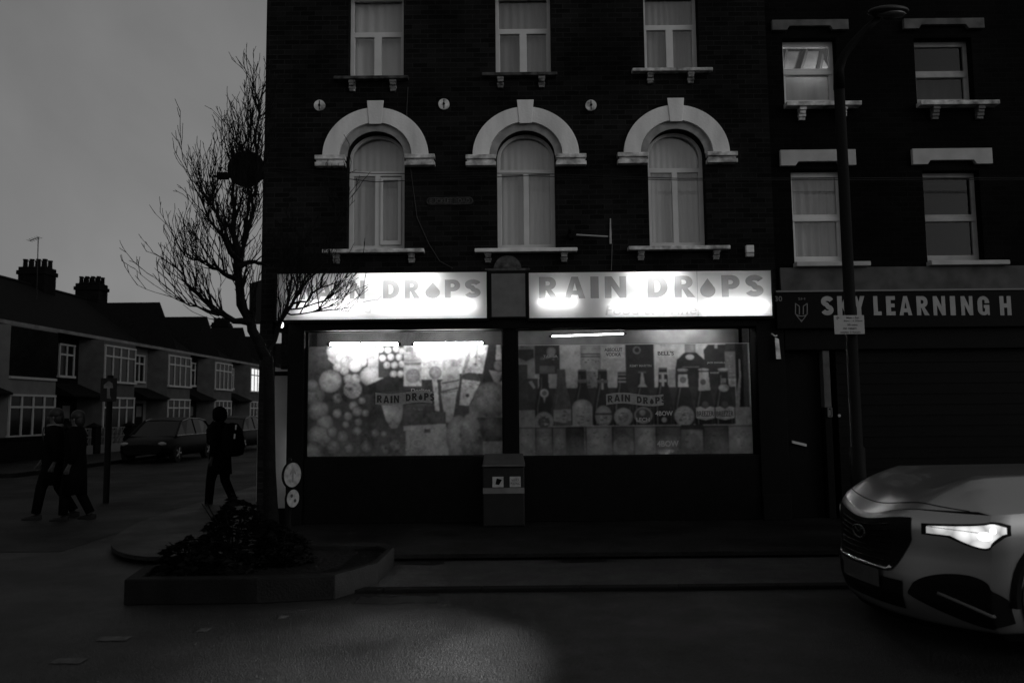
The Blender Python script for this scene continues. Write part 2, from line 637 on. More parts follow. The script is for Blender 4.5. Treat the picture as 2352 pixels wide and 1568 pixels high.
# ---- raised planter on the build-out, its soil and shrubs
PH = .22
top = [gnd(*p, PH) for p in ((285, 1330), (590, 1327), (770, 1319), (868, 1292), (906, 1256))]
front = [(p.x, p.y) for p in top]
back = [(front[-1][0] - .15, front[-1][1] + .25), (front[0][0] + .9, front[-1][1] + .35), (front[0][0] - .1, front[0][1] + .55)]
outl = front + back
cx = sum(p[0] for p in outl) / len(outl)
cy = sum(p[1] for p in outl) / len(outl)
inn = [(p[0] + (cx - p[0]) * .08 + .0, p[1] + (cy - p[1]) * .16) for p in outl]
planter = thing('planter', 'raised stone kerb planting bed at the street corner', 'planter', (cx, cy, 0))
m = MB()
m.prism(outl, [inn], 0, -PH)
for i, v in enumerate(m.v):
    m.v[i] = (v[0], v[2], -v[1])
obj('kerb_edging', m, m_kerb, planter, bevel=.012)
m = MB()
m.prism(inn, [], 0, -(PH - .05))
for i, v in enumerate(m.v):
    m.v[i] = (v[0], v[2], -v[1])
obj('soil_bed', m, m_soil, planter)


def shrub(name, label, c, rx, ry, rz, n, seed, group='shrubs in the planting bed'):
    rnd = random.Random(seed)
    root = thing(name, label, 'shrub', (c[0], c[1], c[2]), group)
    m = MB()
    for k in range(14):
        a = rnd.uniform(0, 6.28)
        e = Vector((c[0] + math.cos(a) * rx * .6, c[1] + math.sin(a) * ry * .6, c[2] + rz * rnd.uniform(.7, 1.3)))
        m.tube([Vector(c) - Vector((0, 0, .05)), (Vector(c) + e) / 2 + Vector((0, 0, .08)), e], [.012, .008, .004], 5)
    obj('stems', m, m_bark, root)
    m = MB()
    for k in range(n):
        a, u = rnd.uniform(0, 6.28), rnd.uniform(-.15, 1)
        r = (1 - max(u, 0) ** 2) ** .5 * rnd.uniform(.55, 1.0) ** .5
        bump_ = .8 + .35 * noise.noise(Vector((math.cos(a) * 1.7, math.sin(a) * 1.7, u * 2 + seed)))
        p = Vector((c[0] + math.cos(a) * r * rx * bump_, c[1] + math.sin(a) * r * ry * bump_, c[2] + max(u, -.1) * rz * bump_ * 1.25 + .05))
        s_ = rnd.choice((.014, .022, .03, .05)) * rnd.uniform(.8, 1.3)
        q = Matrix.Rotation(rnd.uniform(0, 6.28), 3, 'Z') @ Matrix.Rotation(rnd.uniform(-1.2, 1.2), 3, 'X')
        m.add([p + q @ Vector(v) * s_ for v in ((-1, 0, 0), (0, -.5, .1), (1.1, 0, 0), (0, .5, .1))], [(0, 1, 2, 3)])
    obj('foliage', m, m_leaf, root, weld=False)
    return root


b1 = at(535, 1230, 7.6)
shrub('shrub', 'tallest dark leafy shrub in the corner planting bed', (b1.x, 7.6, PH - .06), .5, .42, .55, 2600, 3)
b2 = at(640, 1260, 7.7)
shrub('shrub', 'low dark shrub at the foot of the street tree', (b2.x, 7.75, PH - .06), .38, .3, .3, 1400, 4)
b3 = at(430, 1290, 7.25)
shrub('shrub', 'low straggly shrub at the outer end of the planting bed', (b3.x, 7.3, PH - .06), .36, .3, .26, 1100, 6)


# ================================================================== THE CORNER SHOP BUILDING
def archpts(x0, x1, z0, zs, n=18):
    """jambs from z0 to the springing zs, half round above"""
    r = (x1 - x0) / 2
    return [(x0, z0), (x1, z0)] + arc((x0 + x1) / 2, zs, r, r * .9, 0, 180, n)


def rc(x0, x1, z0, z1):
    return [(x0, z0), (x1, z0), (x1, z1), (x0, z1)]


def curtain_mb(x0, x1, z0, z1, y, amp=.02, waves=9, seed=0):
    mb = MB()
    n = 80
    rnd = random.Random(seed)
    ph = rnd.uniform(0, 6)
    mb.grid([[(x0 + (x1 - x0) * i / n, y + amp * math.sin(waves * 6.28 * i / n + ph + .6 * math.sin(7 * i / n + z * .3)), z) for i in range(n + 1)] for z in np.linspace(z0, z1, 6)])
    return mb


corner = thing('corner_building', 'three storey dark brick corner building with white arched windows above the lit shop', 'building', (0, FY, 0))
Z_TOP = 9.6
arches, uppers = [], []
for (xa, xb, y_sp, y_bot, y_tr) in ((797, 929, 360, 573, 391), (1142, 1276, 359, 571, 387), (1490, 1622, 354, 566, 383)):
    x0, x1, z0, zs = rect(xa, y_sp, xb, y_bot)
    arches.append((x0, x1, z0, zs, at((xa + xb) / 2, y_tr).z))
for (xa, xb, y_bot, y_tr) in ((800, 927, 178, 67), (1138, 1266, 170, 59), (1480, 1606, 160, 50)):
    x0, x1, z0, zt = rect(xa, 60, xb, y_bot)
    uppers.append((x0, x1, z0, 7.95, at((xa + xb) / 2, y_tr).z))
Z_SIGN_T, Z_SIGN_B = at(1176, 624).z, at(1176, 733).z
m = MB()
m.prism(rc(XL, XR, Z_SIGN_B, Z_TOP), [archpts(a[0], a[1], a[2], a[3]) for a in arches] + [rc(u[0], u[1], u[2], u[3]) for u in uppers], FY, FY + .32)
m.box(XL, XL + .3, FY + .32, 24, 2.9, Z_TOP)
m.box(XL, XL + .3, FY + 1.0, 24, 0, 2.899)
m.box(XL + .3, XR, 23.7, 24, 0, Z_TOP)
m.box(XR - .3, XR, FY + .32, 23.7, 0, Z_TOP)
obj('wall', m, m_brick, corner)
m = MB()
m.box(XL, XR, FY + .33, 24, Z_TOP, Z_TOP + .15)
m.box(XL - .08, XR + .04, FY - .14, FY + .32, Z_TOP - .003, Z_TOP + .22)
obj('roof', m, m_roof, corner)
m = MB()
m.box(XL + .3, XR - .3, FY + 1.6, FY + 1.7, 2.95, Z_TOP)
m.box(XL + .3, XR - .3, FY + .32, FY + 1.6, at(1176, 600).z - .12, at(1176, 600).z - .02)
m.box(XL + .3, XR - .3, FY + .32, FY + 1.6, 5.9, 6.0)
obj('inner_rooms', m, m_room, corner)

FR = .065
for i, (x0, x1, z0, zs, zt) in enumerate(arches):
    w = thing('arched_window', None, None)
    xm = (x0 + x1) / 2
    m = MB()
    r = (x1 - x0) / 2 - .045
    topp = [(x0 + .045, zt + .03), (x1 - .045, zt + .03)] + arc(xm, zs, r, r * .9, 0, 180, 18)
    holes = [topp, rc(x0 + FR, xm - .04, z0 + .09, zt - .04), rc(xm + .04, x1 - FR, z0 + .09, zt - .04)]
    m.prism(archpts(x0 - .004, x1 + .004, z0 - .002, zs), holes, FY + .16, FY + .22)
    if i == 0:
        q = (xm + .05, x1 - FR - .015, z0 + .12, zt - .10)
        m.prism(rc(q[0] - .008, q[1] + .012, q[2] - .025, q[3] + .03), [rc(q[0] + .035, q[1] - .035, q[2] + .04, q[3] - .01)], FY + .135, FY + .163)
    fo = obj('window', m, m_frame, corner, bevel=.006)
    bpy.data.objects.remove(w)
    m = MB()
    m.prism(archpts(x0 + .01, x1 - .01, z0 + .01, zs), [], FY + .188, FY + .194)
    obj('pane', m, m_glass, fo)
    obj('curtain', curtain_mb(x0 - .05, x1 + .05, z0 - .02, zs + .75, FY + .30, .007, 9 + i, i), m_curtain, fo, smooth=True, weld=False)
    # white stone arch with its imposts and keystone
    hw = (x1 - x0) / 2
    ro, ri, AV = hw + .355, hw + .11, .93
    m = MB()
    zc = zs
    m.prism(arc(xm, zc, ro, ro * AV, 0, 180, 36) + arc(xm, zc, ri, ri * AV, 180, 0, 30), [], FY - .07, FY - .001)
    ao = obj('arch_surround', m, m_stone, corner, bevel=.008)
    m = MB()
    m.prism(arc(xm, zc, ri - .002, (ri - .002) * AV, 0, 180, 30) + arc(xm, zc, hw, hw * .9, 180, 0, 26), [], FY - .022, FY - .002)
    obj('inner_moulding', m, M('grey_brick_moulding', .3, .8, .2, var=.25, vscale=8), ao)  # mid grey, darker than the stone ring around it
    m = MB()
    kz = zc + ro * AV
    m.prism([(xm - .09, zc + ri * AV - .03), (xm + .09, zc + ri * AV - .03), (xm + .125, kz + .10), (xm - .125, kz + .10)], [], FY - .085, FY - .072)
    obj('keystone', m, m_stone, ao, bevel=.01)
    for sgn in (-1, 1):
        m = MB()
        xa, xb = sorted((xm + sgn * (hw + .01), xm + sgn * (ro + .10)))
        m.box(xa, xb, FY - .12, FY - .001, zc - .065, zc - .003)
        m.box(xa + .02, xb - .02, FY - .09, FY - .001, zc - .105, zc - .066)
        m.box(xa + .0, xb - .0, FY - .11, FY - .001, zc - .165, zc - .106)
        obj('impost', m, m_stone_dirty, ao, bevel=.006)
    # sill on two corbels
    m = MB()
    xa, xb = x0 - .33, x1 + .30
    m.box(xa, xb, FY - .12, FY + .155, z0 - .068, z0 - .012)
    so = obj('sill', m, m_stone_dirty if i != 1 else m_stone, corner, bevel=.01)
    for sx in (xa + .14, xb - .24):
        m = MB()
        for k in range(4):
            m.box(sx + .008 * (k % 2), sx + .10 - .008 * (k % 2), FY - .08 + .016 * k - .01 * (k % 2), FY - .001, z0 - .104 - .034 * k, z0 - .071 - .034 * k)
        obj('corbel', m, m_corbel, so, bevel=.004)

for i, (x0, x1, z0, z1, zt) in enumerate(uppers):
    xm = (x0 + x1) / 2
    m = MB()
    m.prism(rc(x0 - .003, x1 + .003, z0 - .002, z1 + .003), [rc(x0 + .05, x1 - .05, zt + .03, z1 - .06), rc(x0 + .065, xm - .055, z0 + .03, zt - .05), rc(xm + .055, x1 - .065, z0 + .03, zt - .05)], FY + .16, FY + .22)
    fo = obj('window', m, m_frame, corner, bevel=.006)
    m = MB()
    m.box(x0 + .01, x1 - .01, FY + .188, FY + .194, z0 + .01, z1 - .01)
    obj('pane', m, m_glass, fo)
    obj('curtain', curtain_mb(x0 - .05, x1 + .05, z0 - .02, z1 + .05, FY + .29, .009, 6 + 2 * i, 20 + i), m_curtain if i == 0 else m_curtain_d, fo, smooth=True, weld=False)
    m = MB()
    xa, xb = x0 - .20, x1 + (.08 if i != 2 else .17)
    m.box(xa, xb, FY - .10, FY + .155, z0 - .062, z0 - .012)
    so = obj('sill', m, m_stone_dirty if i == 2 else M('mossy_sill', .06, .9, .1, var=.9, vscale=9), corner, bevel=.01)
    for sx in (x0 + .02, x1 - .20):
        m = MB()
        for k in range(4):
            m.box(sx + .008 * (k % 2), sx + .10 - .008 * (k % 2), FY - .08 + .016 * k - .01 * (k % 2), FY - .001, z0 - .105 - .04 * k, z0 - .066 - .04 * k)
        obj('corbel', m, m_corbel, so, bevel=.004)

for (px, py) in ((735, 244), (1020, 241), (1357, 244)):
    c = at(px, py)
    m = MB()
    m.disc((c.x, FY - .022, c.z), (0, 1, 0), .082, .03)
    po = obj('tie_plate', m, m_stone_dirty, corner)
    m = MB()
    m.disc((c.x, FY - .045, c.z), (0, 1, 0), .018, .02, 8)
    m.box(c.x - .006, c.x + .006, FY - .042, FY - .037, c.z - .07, c.z + .07)
    obj('bolt', m, m_dark, po)

# ---- shop front
Z_RISER = at(1176, 1049).z
Z_SOF = at(1176, 757).z
XW = [at(705, 900).x, at(1155, 900).x, at(1190, 900).x, at(1727, 900).x]
front_o = corner
m = MB()
m.box(XW[0] - .02, XW[3] + .06, FY - .06, FY + .12, .095, Z_RISER)
obj('stall_riser', m, m_dark_gloss, corner, bevel=.008)
for (xa, xb) in ((at(664, 900).x, XW[0] - .022), (XW[1] + .004, XW[2] - .004), (XW[3] + .062, XR + .05)):
    m = MB()
    m.box(xa, xb, FY - .10, FY + .3, .095, Z_SIGN_B - .002)
    m.box(xa - .0, xb + .0, FY - .13, FY - .101, .095, .45)
    obj('pilaster', m, m_dark, corner, bevel=.008)
m = MB()
m.box(XL, at(625, 900).x, FY - .04, FY + .12, .095, Z_SIGN_B - .002)
obj('corner_pier', m, m_brick, corner)
m = MB()
m.box(XW[0] - .02, XW[3] + .06, FY - .14, FY + .25, Z_SOF, Z_SIGN_B - .003)
obj('shutter_box', m, m_dark, corner, bevel=.01)
# unlit panel between the two signs with a small rounded pediment above it
xa, xb, za, zb = rect(1122, 627, 1211, 735)
m = MB()
m.box(xa, xb, FY - .20, FY - .002, za, zb)
po = obj('console_panel', m, m_case, corner, bevel=.01)
xa2, xb2, za2, zb2 = rect(1130, 634, 1206, 731)
m = MB()
m.box(xa2, xb2, FY - .207, FY - .201, za2, zb2)
obj('panel_face', m, m_panel, po)
xc, zc0 = (xa + xb) / 2, zb + .035
m = MB()
m.prism(arc(xc, zc0, .20, .20, 0, 180, 20), [], FY - .12, FY - .002)
m.box(xc - .32, xc + .32, FY - .2, FY - .003, zb + .002, zc0 - .002)
obj('pediment', m, M('weathered_pediment', .07, .9, .1, var=.6, vscale=12), po)
# back of the shop and its lit display bays
m = MB()
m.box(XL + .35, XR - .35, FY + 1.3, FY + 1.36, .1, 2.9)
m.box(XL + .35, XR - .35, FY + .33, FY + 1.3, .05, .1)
obj('shop_back_wall', m, m_room, corner)
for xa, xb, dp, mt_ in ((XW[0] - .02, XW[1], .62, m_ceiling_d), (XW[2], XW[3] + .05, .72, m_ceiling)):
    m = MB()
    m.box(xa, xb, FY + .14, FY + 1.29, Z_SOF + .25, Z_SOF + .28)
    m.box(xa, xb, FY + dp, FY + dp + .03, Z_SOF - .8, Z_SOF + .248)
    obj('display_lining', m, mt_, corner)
for xa, xb in ((XW[0], XW[1]), (XW[2], XW[3])):
    m = MB()
    m.prism(rc(xa - .015, xb + .003, Z_RISER - .002, Z_SOF + .002), [rc(xa + .012, xb - .012, Z_RISER + .015, Z_SOF - .015)], FY + .0, FY + .05)
    wo = obj('shop_window', m, m_dark, corner, bevel=.004)
    m = MB()
    m.box(xa, xb, FY + .001, FY + .004, Z_RISER + .005, Z_SOF - .005)
    obj('pane', m, m_glass_shop, wo)
# lit corner entrance left of the windows
xa, xb, za, zb = rect(612, 862, 664, 1152)
m = MB()
m.box(xa - .02, xb + .06, FY + .26, FY + .28, .12, zb + .1)
do = obj('entrance_screen', m, m_white, corner)
m = MB()
m.box(xa, xb + .01, FY + .05, FY + .11, zb, zb + .06)
obj('door_header', m, m_dark, do)
m = MB()
m.box(xa, xb, FY + .05, FY + .11, .1, .30)
obj('threshold', m, m_dark, do)
xt = at(656, 1050).x
m = MB()
m.tube([(xt, FY + .16, at(655, 1118).z), (xt, FY + .16, at(655, 993).z)], .014, 8)
obj('strip_light', m, emit_mat('entrance_strip', .7), do)

# small lit lamp under the left end of the sign
c = at(647, 746, FY - .25)
lamp = thing('wall_lamp', 'tiny bright lamp under the left end of the shop sign', 'lamp', c)
m = MB()
m.ell(c, .028, .028, .045, 10)
obj('bulb', m, emit_mat('lamp_bulb', 3.0), lamp, smooth=True)
m = MB()
m.tube([c + Vector((0, 0, .04)), c + Vector((0, .05, .09)), (c.x, FY - .101, c.z + .09)], .012, 8)
m.disc(c + Vector((0, 0, .045)), (0, 0, 1), .035, .02, 12)
obj('bracket', m, m_dark, lamp)


# ---- the two backlit fascia signs
def drops(mb, xs, z0, z1, y, mi=0):
    for ch, x0, x1 in xs:
        glyph(mb, ch, x0, x1, z0, z1, y, mi=mi)


def sign(label, bx, tubes, letters, ly, sub, joints=()):
    x0, x1, z0, z1 = rect(*bx, FY - .2)
    root = thing('shop_sign', label, 'sign', ((x0 + x1) / 2, FY, z0), 'backlit fascia signs')
    m = MB()
    t = .022
    m.box(x0 - t, x1 + t, FY - .22, FY - .003, z1, z1 + t)
    m.box(x0 - t, x1 + t, FY - .22, FY - .003, z0 - t * 1.6, z0)
    m.box(x0 - t, x0, FY - .22, FY - .003, z0 + .001, z1 - .001)
    m.box(x1, x1 + t, FY - .22, FY - .003, z0 + .001, z1 - .001)
    m.box(x0, x1, FY - .02, FY - .003, z0 + .001, z1 - .001)
    obj('case', m, m_case, root)
    m = MB()
    m.box(x0 + .001, x1 - .001, FY - .026, FY - .021, z0 + .002, z1 - .002)
    obj('reflector', m, m_white, root)
    m = MB()
    m.add([(x0, FY - .205, z0), (x1, FY - .205, z0), (x1, FY - .205, z1), (x0, FY - .205, z1)], [(0, 1, 2, 3)])
    obj('face', m, m_opal, root, weld=False)
    for (ax, ay, bx_, by, dep) in tubes:
        a, b = at(ax, ay, FY - .2 + dep), at(bx_, by, FY - .2 + dep)
        m = MB()
        m.tube([a, b], .013, 8)
        obj('tube', m, m_tube_sign, root)
    m = MB()
    za, zb = at(1176, ly[1], FY - .2).z, at(1176, ly[0], FY - .2).z
    for ch, xa, xb in letters:
        glyph(m, ch, at(xa, 660, FY - .2).x, at(xb, 660, FY - .2).x, za, zb, FY - .208, .002)
    obj('lettering', m, m_film, root, weld=False)
    m = MB()
    c = at((sub[0] + sub[1]) / 2, sub[2], FY - .2)
    text(m, sub[3], c.x, c.z, at(sub[1], 700, FY - .2).x - at(sub[0], 700, FY - .2).x, .135, FY - .2085, bold=.01, shear=.15)
    obj('small_lettering', m, m_film_l, root, weld=False)
    if joints:
        m = MB()
        for j in joints:
            xj = at(j, 680, FY - .2).x
            m.box(xj - .002, xj + .002, FY - .2075, FY - .2062, z0, z1)
        obj('face_joint', m, film_mat('joint_line', .3), root)
    return root


sign('backlit shop fascia sign half hidden by bare twigs over the left window', (637, 627, 1118, 733),
     [(690, 706, 845, 706, .10), (862, 706, 1092, 704, .09), (830, 642, 1010, 642, .13)],
     [('R', 690, 722), ('A', 722, 765), ('I', 772, 785), ('N', 804, 838), ('D', 880, 917), ('R', 930, 964), ('drop', 976, 1012), ('P', 1022, 1057), ('S', 1068, 1104)],
     (641, 683), (776, 985, 708, 'Food & Wine'))
sign('backlit shop fascia sign in clear view above the bottle posters', (1215, 624, 1772, 728),
     [(1238, 694, 1322, 693, .07), (1400, 704, 1590, 702, .09), (1440, 640, 1560, 640, .12), (1606, 708, 1760, 704, .09)],
     [('R', 1238, 1281), ('A', 1296, 1344), ('I', 1356, 1375), ('N', 1389, 1438), ('D', 1487, 1533), ('R', 1549, 1595), ('drop', 1606, 1644), ('P', 1657, 1699), ('S', 1712, 1753)],
     (637, 687), (1390, 1600, 712, 'Food & Wine'), (1602,))


# ---- fluorescent tubes in the windows
def tube_light(label, a, b, dep, mat, rad=.019, group='window tubes'):
    p, q = at(*a, FY + dep), at(*b, FY + dep)
    root = thing('fluorescent_light', label, 'light', (p + q) / 2, group)
    m = MB()
    m.tube([p, q], rad, 10)
    obj('tube', m, mat, root, smooth=False)
    d = (q - p).normalized()
    m = MB()
    for e, s_ in ((p, -1), (q, 1)):
        m.tube([e + d * s_ * .002, e + d * s_ * .045], rad * 1.15, 10)
        m.box(e.x - .006, e.x + .006, e.y + .02, e.y + .03, e.z + rad * .5, e.z + .05)
    obj('end_cap', m, m_dark, root)
    return root


tube_light('bright window tube above the grapes poster', (758, 790), (914, 790), .22, m_tube)
tube_light('bright window tube above the crisps and tubes poster', (952, 790), (1108, 788), .22, m_tube)
tube_light('thin tilted tube glowing above the bottle poster', (1268, 772), (1432, 766), .34, m_tube_dim, .012)
tube_light('tube hidden behind the fascia above the right bottle poster', (1500, 749), (1640, 749), .45, emit_mat('hidden_tube', 50.0), .016)


# ================================================================== POSTERS
class Canvas:
    def __init__(s, x0, y0, x1, y1, zx, zs, zy, base):
        s.x0, s.y0, s.x1, s.y1 = x0, y0, x1, y1
        s.w, s.h = int(x1 - x0), int(y1 - y0)
        s.zx, s.zs, s.zy = zx, zs, zy
        s.a = np.full((s.h, s.w), base, float)
        yy, xx = np.mgrid[0:s.h, 0:s.w]
        s.X = (xx + .5 + x0 - zx) / zs              # coordinates of the close-up it was measured on
        s.Y = (yy + .5 + y0 - zy) / zs

    def mix(s, mask, v):
        s.a = s.a * (1 - mask) + v * mask

    def ball(s, x, y, r, v, edge=.5, ry=None, dark=.0):
        d = np.hypot((s.X - x) / r, (s.Y - y) / (ry or r))
        k = np.clip((1.04 - d) / .12, 0, 1)
        sh = v * (1 - edge * np.clip(d, 0, 1) ** 2.2)
        hl = np.exp(-(((s.X - x) / r + .3) ** 2 + ((s.Y - y) / (ry or r) + .35) ** 2) / .12) * v * .25
        s.mix(k, sh + hl - dark * np.exp(-d ** 2 / .1))

    def poly(s, pts, v, grad=0.0, soft=3.0):
        m_ = np.zeros_like(s.a)
        X, Y = s.X, s.Y
        inside = np.zeros(s.a.shape, bool)
        n = len(pts)
        for i in range(n):
            (ax, ay), (bx, by) = pts[i], pts[(i + 1) % n]
            if ay == by:
                continue
            c = ((ay > Y) != (by > Y)) & (X < (bx - ax) * (Y - ay) / (by - ay) + ax)
            inside ^= c
        m_ = inside.astype(float)
        xs = [p[0] for p in pts]
        g = 1 + grad * ((X - min(xs)) / max(1, max(xs) - min(xs)) - .5) * 2
        s.mix(m_, np.clip(v * g, 0, 1))

    def box(s, x0, y0, x1, y1, v, grad=0.0, cyl=0.0):
        mk = ((s.X >= x0) & (s.X < x1) & (s.Y >= y0) & (s.Y < y1)).astype(float)
        u = np.clip((s.X - x0) / (x1 - x0), 0, 1)
        s.mix(mk, np.clip(v * (1 + grad * (u - .5) * 2) * (1 - cyl * (2 * u - 1) ** 2), 0, 1))

    def scribble(s, x0, y0, x1, y1, v, n, seed):
        rnd = random.Random(seed)
        for k in range(n):
            x, y = rnd.uniform(x0, x1), rnd.uniform(y0, y1)
            s.box(x, y, x + rnd.uniform(4, 26), y + rnd.uniform(4, 10), v * rnd.uniform(.6, 1.3))

    def blur(s, n=1):
        for _ in range(n):
            p = np.pad(s.a, 1, mode='edge')
            s.a = (p[1:-1, 1:-1] * 4 + (p[:-2, 1:-1] + p[2:, 1:-1] + p[1:-1, :-2] + p[1:-1, 2:]) * 2 + p[:-2, :-2] + p[:-2, 2:] + p[2:, :-2] + p[2:, 2:]) / 16

    def mottle(s, seed, amt=.22):
        rg = np.random.default_rng(seed)
        tot = np.zeros_like(s.a)
        for cell, w_ in ((48, .5), (20, .4), (9, .35), (4, .3)):
            g = rg.standard_normal((s.h // cell + 3, s.w // cell + 3))
            yy, xx = np.arange(s.h) / cell, np.arange(s.w) / cell
            y0, x0 = yy.astype(int), xx.astype(int)
            fy, fx = (yy - y0)[:, None], (xx - x0)[None, :]
            fy, fx = fy * fy * (3 - 2 * fy), fx * fx * (3 - 2 * fx)
            A = g[y0][:, x0] * (1 - fx) + g[y0][:, x0 + 1] * fx
            B = g[y0 + 1][:, x0] * (1 - fx) + g[y0 + 1][:, x0 + 1] * fx
            tot += w_ * (A * (1 - fy) + B * fy)
        s.a = np.clip((s.a + .008) * (1 + amt * tot), .01, .85)

    def mesh(s, name, mat, parent, x0, x1, z0, z1, y):
        h, w = s.h, s.w
        xs, zs = np.linspace(x0, x1, w), np.linspace(z1, z0, h)
        co = np.zeros((h * w, 3), np.float32)
        co[:, 0] = np.tile(xs, h)
        co[:, 1] = y
        co[:, 2] = np.repeat(zs, w)
        i = np.arange(h * w).reshape(h, w)
        q = np.stack([i[:-1, :-1], i[1:, :-1], i[1:, 1:], i[:-1, 1:]], -1).reshape(-1, 4)
        me = bpy.data.meshes.new(name)
        me.vertices.add(h * w)
        me.vertices.foreach_set('co', co.ravel())
        me.loops.add(q.size)
        me.loops.foreach_set('vertex_index', q.ravel().astype(np.int32))
        me.polygons.add(len(q))
        me.polygons.foreach_set('loop_start', np.arange(0, q.size, 4, dtype=np.int32))
        me.update(calc_edges=True)
        ca = me.color_attributes.new('print', 'FLOAT_COLOR', 'POINT')
        c4 = np.ones((h * w, 4), np.float32)
        c4[:, :3] = np.clip(s.a, 0, .85).reshape(-1, 1)
        ca.data.foreach_set('color', c4.ravel())
        me.materials.append(mat)
        me.validate()
        o = bpy.data.objects.new(name, me)
        COL.objects.link(o)
        o.parent = parent
        o.location = -loc_of(parent)
        return o


m_print = sheet_mat('printed_vinyl', attr='print', trans=.58)
m_ink = M('black_ink', .03, .6, .2)
m_ink_l = M('pale_ink', .5, .6, .2)
m_banner = M('grey_sticker', .30, .7, .2, var=.2, vscale=30)


def banner(parent, px0, px1, pyt, pyb, bend, y):
    """bowed sticker with the shop's name"""
    x0, x1 = at(px0, pyt).x, at(px1, pyt).x
    zt, zb = at(px0, pyt).z, at(px0, pyb).z
    f = lambda x: bend * math.sin((x - x0) / (x1 - x0) * 6.28 * .95)
    m = MB()
    xs = np.linspace(x0, x1, 25)
    m.grid([[(x, y, zb + f(x)) for x in xs], [(x, y, zt + f(x)) for x in xs]])
    bo = obj('banner_sticker', m, m_banner, parent, weld=False)
    m = MB()
    wd = x1 - x0
    pos, widths = .03, {'R': .088, 'A': .10, 'I': .035, 'N': .092, ' ': .07, 'D': .085, 'drop': .075, 'P': .08, 'S': .075}
    seq = ['R', 'A', 'I', 'N', ' ', 'D', 'R', 'drop', 'P', 'S']
    for ch in seq:
        wl = widths[ch]
        if ch != ' ':
            xa = x0 + wd * pos
            o_ = f(xa + wd * wl / 2)
            glyph(m, ch, xa, xa + wd * wl, zb + (zt - zb) * .2 + o_, zb + (zt - zb) * .82 + o_, y - .001, .001)
        pos += wl + .024
    obj('lettering', m, m_ink, bo, weld=False)


# left poster: fruit and groceries
c = Canvas(705, 793, 1155, 1047, 680.0, .2188, 753.6, .06)
c.mix(np.clip((c.Y - 900) / 500, 0, 1), .22)
for (x, y, r, v) in ((190, 700, 110, .30), (230, 860, 110, .34), (160, 600, 70, .3), (300, 990, 90, .38), (240, 1140, 130, .42), (170, 1290, 120, .4), (390, 1250, 80, .36)):
    c.ball(x, y, r, v, .6)
c.poly([(330, 160), (760, 160), (760, 300), (640, 420), (450, 420), (330, 320)], .45)
for (x, y, r, v) in ((400, 230, 90, .55), (560, 220, 90, .8), (690, 230, 80, .75), (470, 310, 80, .6), (640, 300, 75, .8), (430, 400, 50, .62), (505, 345, 52, .66), (690, 350, 52, .75), (615, 385, 72, .78), (500, 440, 48, .66), (545, 530, 55, .5), (620, 530, 55, .55)):
    c.ball(x, y, r, v, .55)
c.ball(355, 550, 122, .46, .5, dark=.22)
c.ball(590, 640, 96, .55, .35)
c.box(750, 190, 900, 400, .45)
c.ball(800, 500, 135, .62, .5, 110)
c.box(860, 180, 1130, 520, .07)
for k, (x, y) in enumerate(((880, 215), (960, 225), (1050, 215), (905, 310), (990, 300), (1080, 300), (950, 385), (1030, 385), (1110, 375), (1020, 480), (1095, 480), (1110, 235))):
    c.ball(x, y, 38, .75, .6)
c.poly([(690, 620), (960, 500), (1130, 540), (1130, 660), (840, 680), (700, 700)], .03)
for (x, y, r) in ((430, 730, 55), (430, 890, 52), (545, 920, 48), (600, 810, 50), (640, 870, 58), (725, 890, 42), (490, 1130, 66), (380, 1085, 62), (640, 1075, 55), (655, 985, 45), (830, 1100, 50), (920, 1112, 38), (740, 1240, 75), (560, 1260, 60), (930, 1270, 70), (1040, 1230, 70), (690, 760, 40), (520, 1010, 40)):
    c.ball(x, y, r, .33, .7)
c.poly([(890, 780), (1125, 780), (1110, 960), (1060, 1050), (1000, 1055), (940, 960)], .36, -.25)
c.box(1128, 170, 1315, 610, .58, .1)
c.box(1150, 195, 1230, 250, .25)
c.box(1135, 360, 1310, 390, .2)
c.ball(1225, 500, 80, .34, .3)
c.scribble(1165, 440, 1290, 560, .22, 16, 5)
c.box(1315, 165, 1535, 540, .78, -.1)
c.box(1535, 165, 1840, 480, .62)
c.poly([(1535, 300), (1720, 340), (1720, 560), (1535, 560)], .45)
c.scribble(1570, 200, 1720, 245, .45, 10, 6)
c.ball(1462, 470, 70, .4, .5)
c.poly([(1430, 540), (1480, 530), (1505, 880), (1460, 870)], .55)
c.poly([(1520, 560), (1720, 540), (1700, 660), (1530, 680)], .45)
c.poly([(1530, 575), (1715, 545), (1715, 560), (1530, 592)], .1)
c.poly([(1530, 660), (1700, 625), (1700, 645), (1530, 682)], .1)
c.poly([(1520, 690), (1690, 670), (1640, 1000), (1570, 1000)], .36, .2)
c.poly([(1830, 165), (2025, 165), (1960, 480), (1745, 480)], .60, .2)
c.poly([(1810, 230), (1850, 165), (1880, 165), (1760, 520), (1735, 500)], .3)
c.poly([(1880, 300), (1890, 170), (1930, 170), (1890, 420)], .3)
c.poly([(2025, 160), (2180, 160), (2180, 620), (1960, 620), (1975, 420)], .03)
c.poly([(2115, 165), (2150, 165), (2165, 340), (2100, 340)], .55)
c.ball(2140, 400, 60, .3, .4)
c.poly([(2030, 450), (2170, 470), (2130, 590), (2090, 590)], .28)
c.poly([(1740, 500), (1800, 470), (1900, 480), (1950, 560), (1940, 620), (1735, 600)], .08)
c.poly([(1745, 545), (1935, 570), (1905, 640), (1815, 820), (1715, 815)], .52, .15)
c.scribble(1760, 570, 1890, 640, .25, 12, 8)
c.ball(1800, 715, 22, .05, 0)
c.poly([(1820, 820), (1960, 640), (2180, 560), (2180, 950), (1820, 950)], .24, .2)
c.ball(2050, 760, 190, .26, .5)
c.box(1128, 800, 1440, 880, .08)
c.scribble(1160, 830, 1420, 860, .3, 8, 9)
c.box(1128, 885, 1570, 1025, .1)
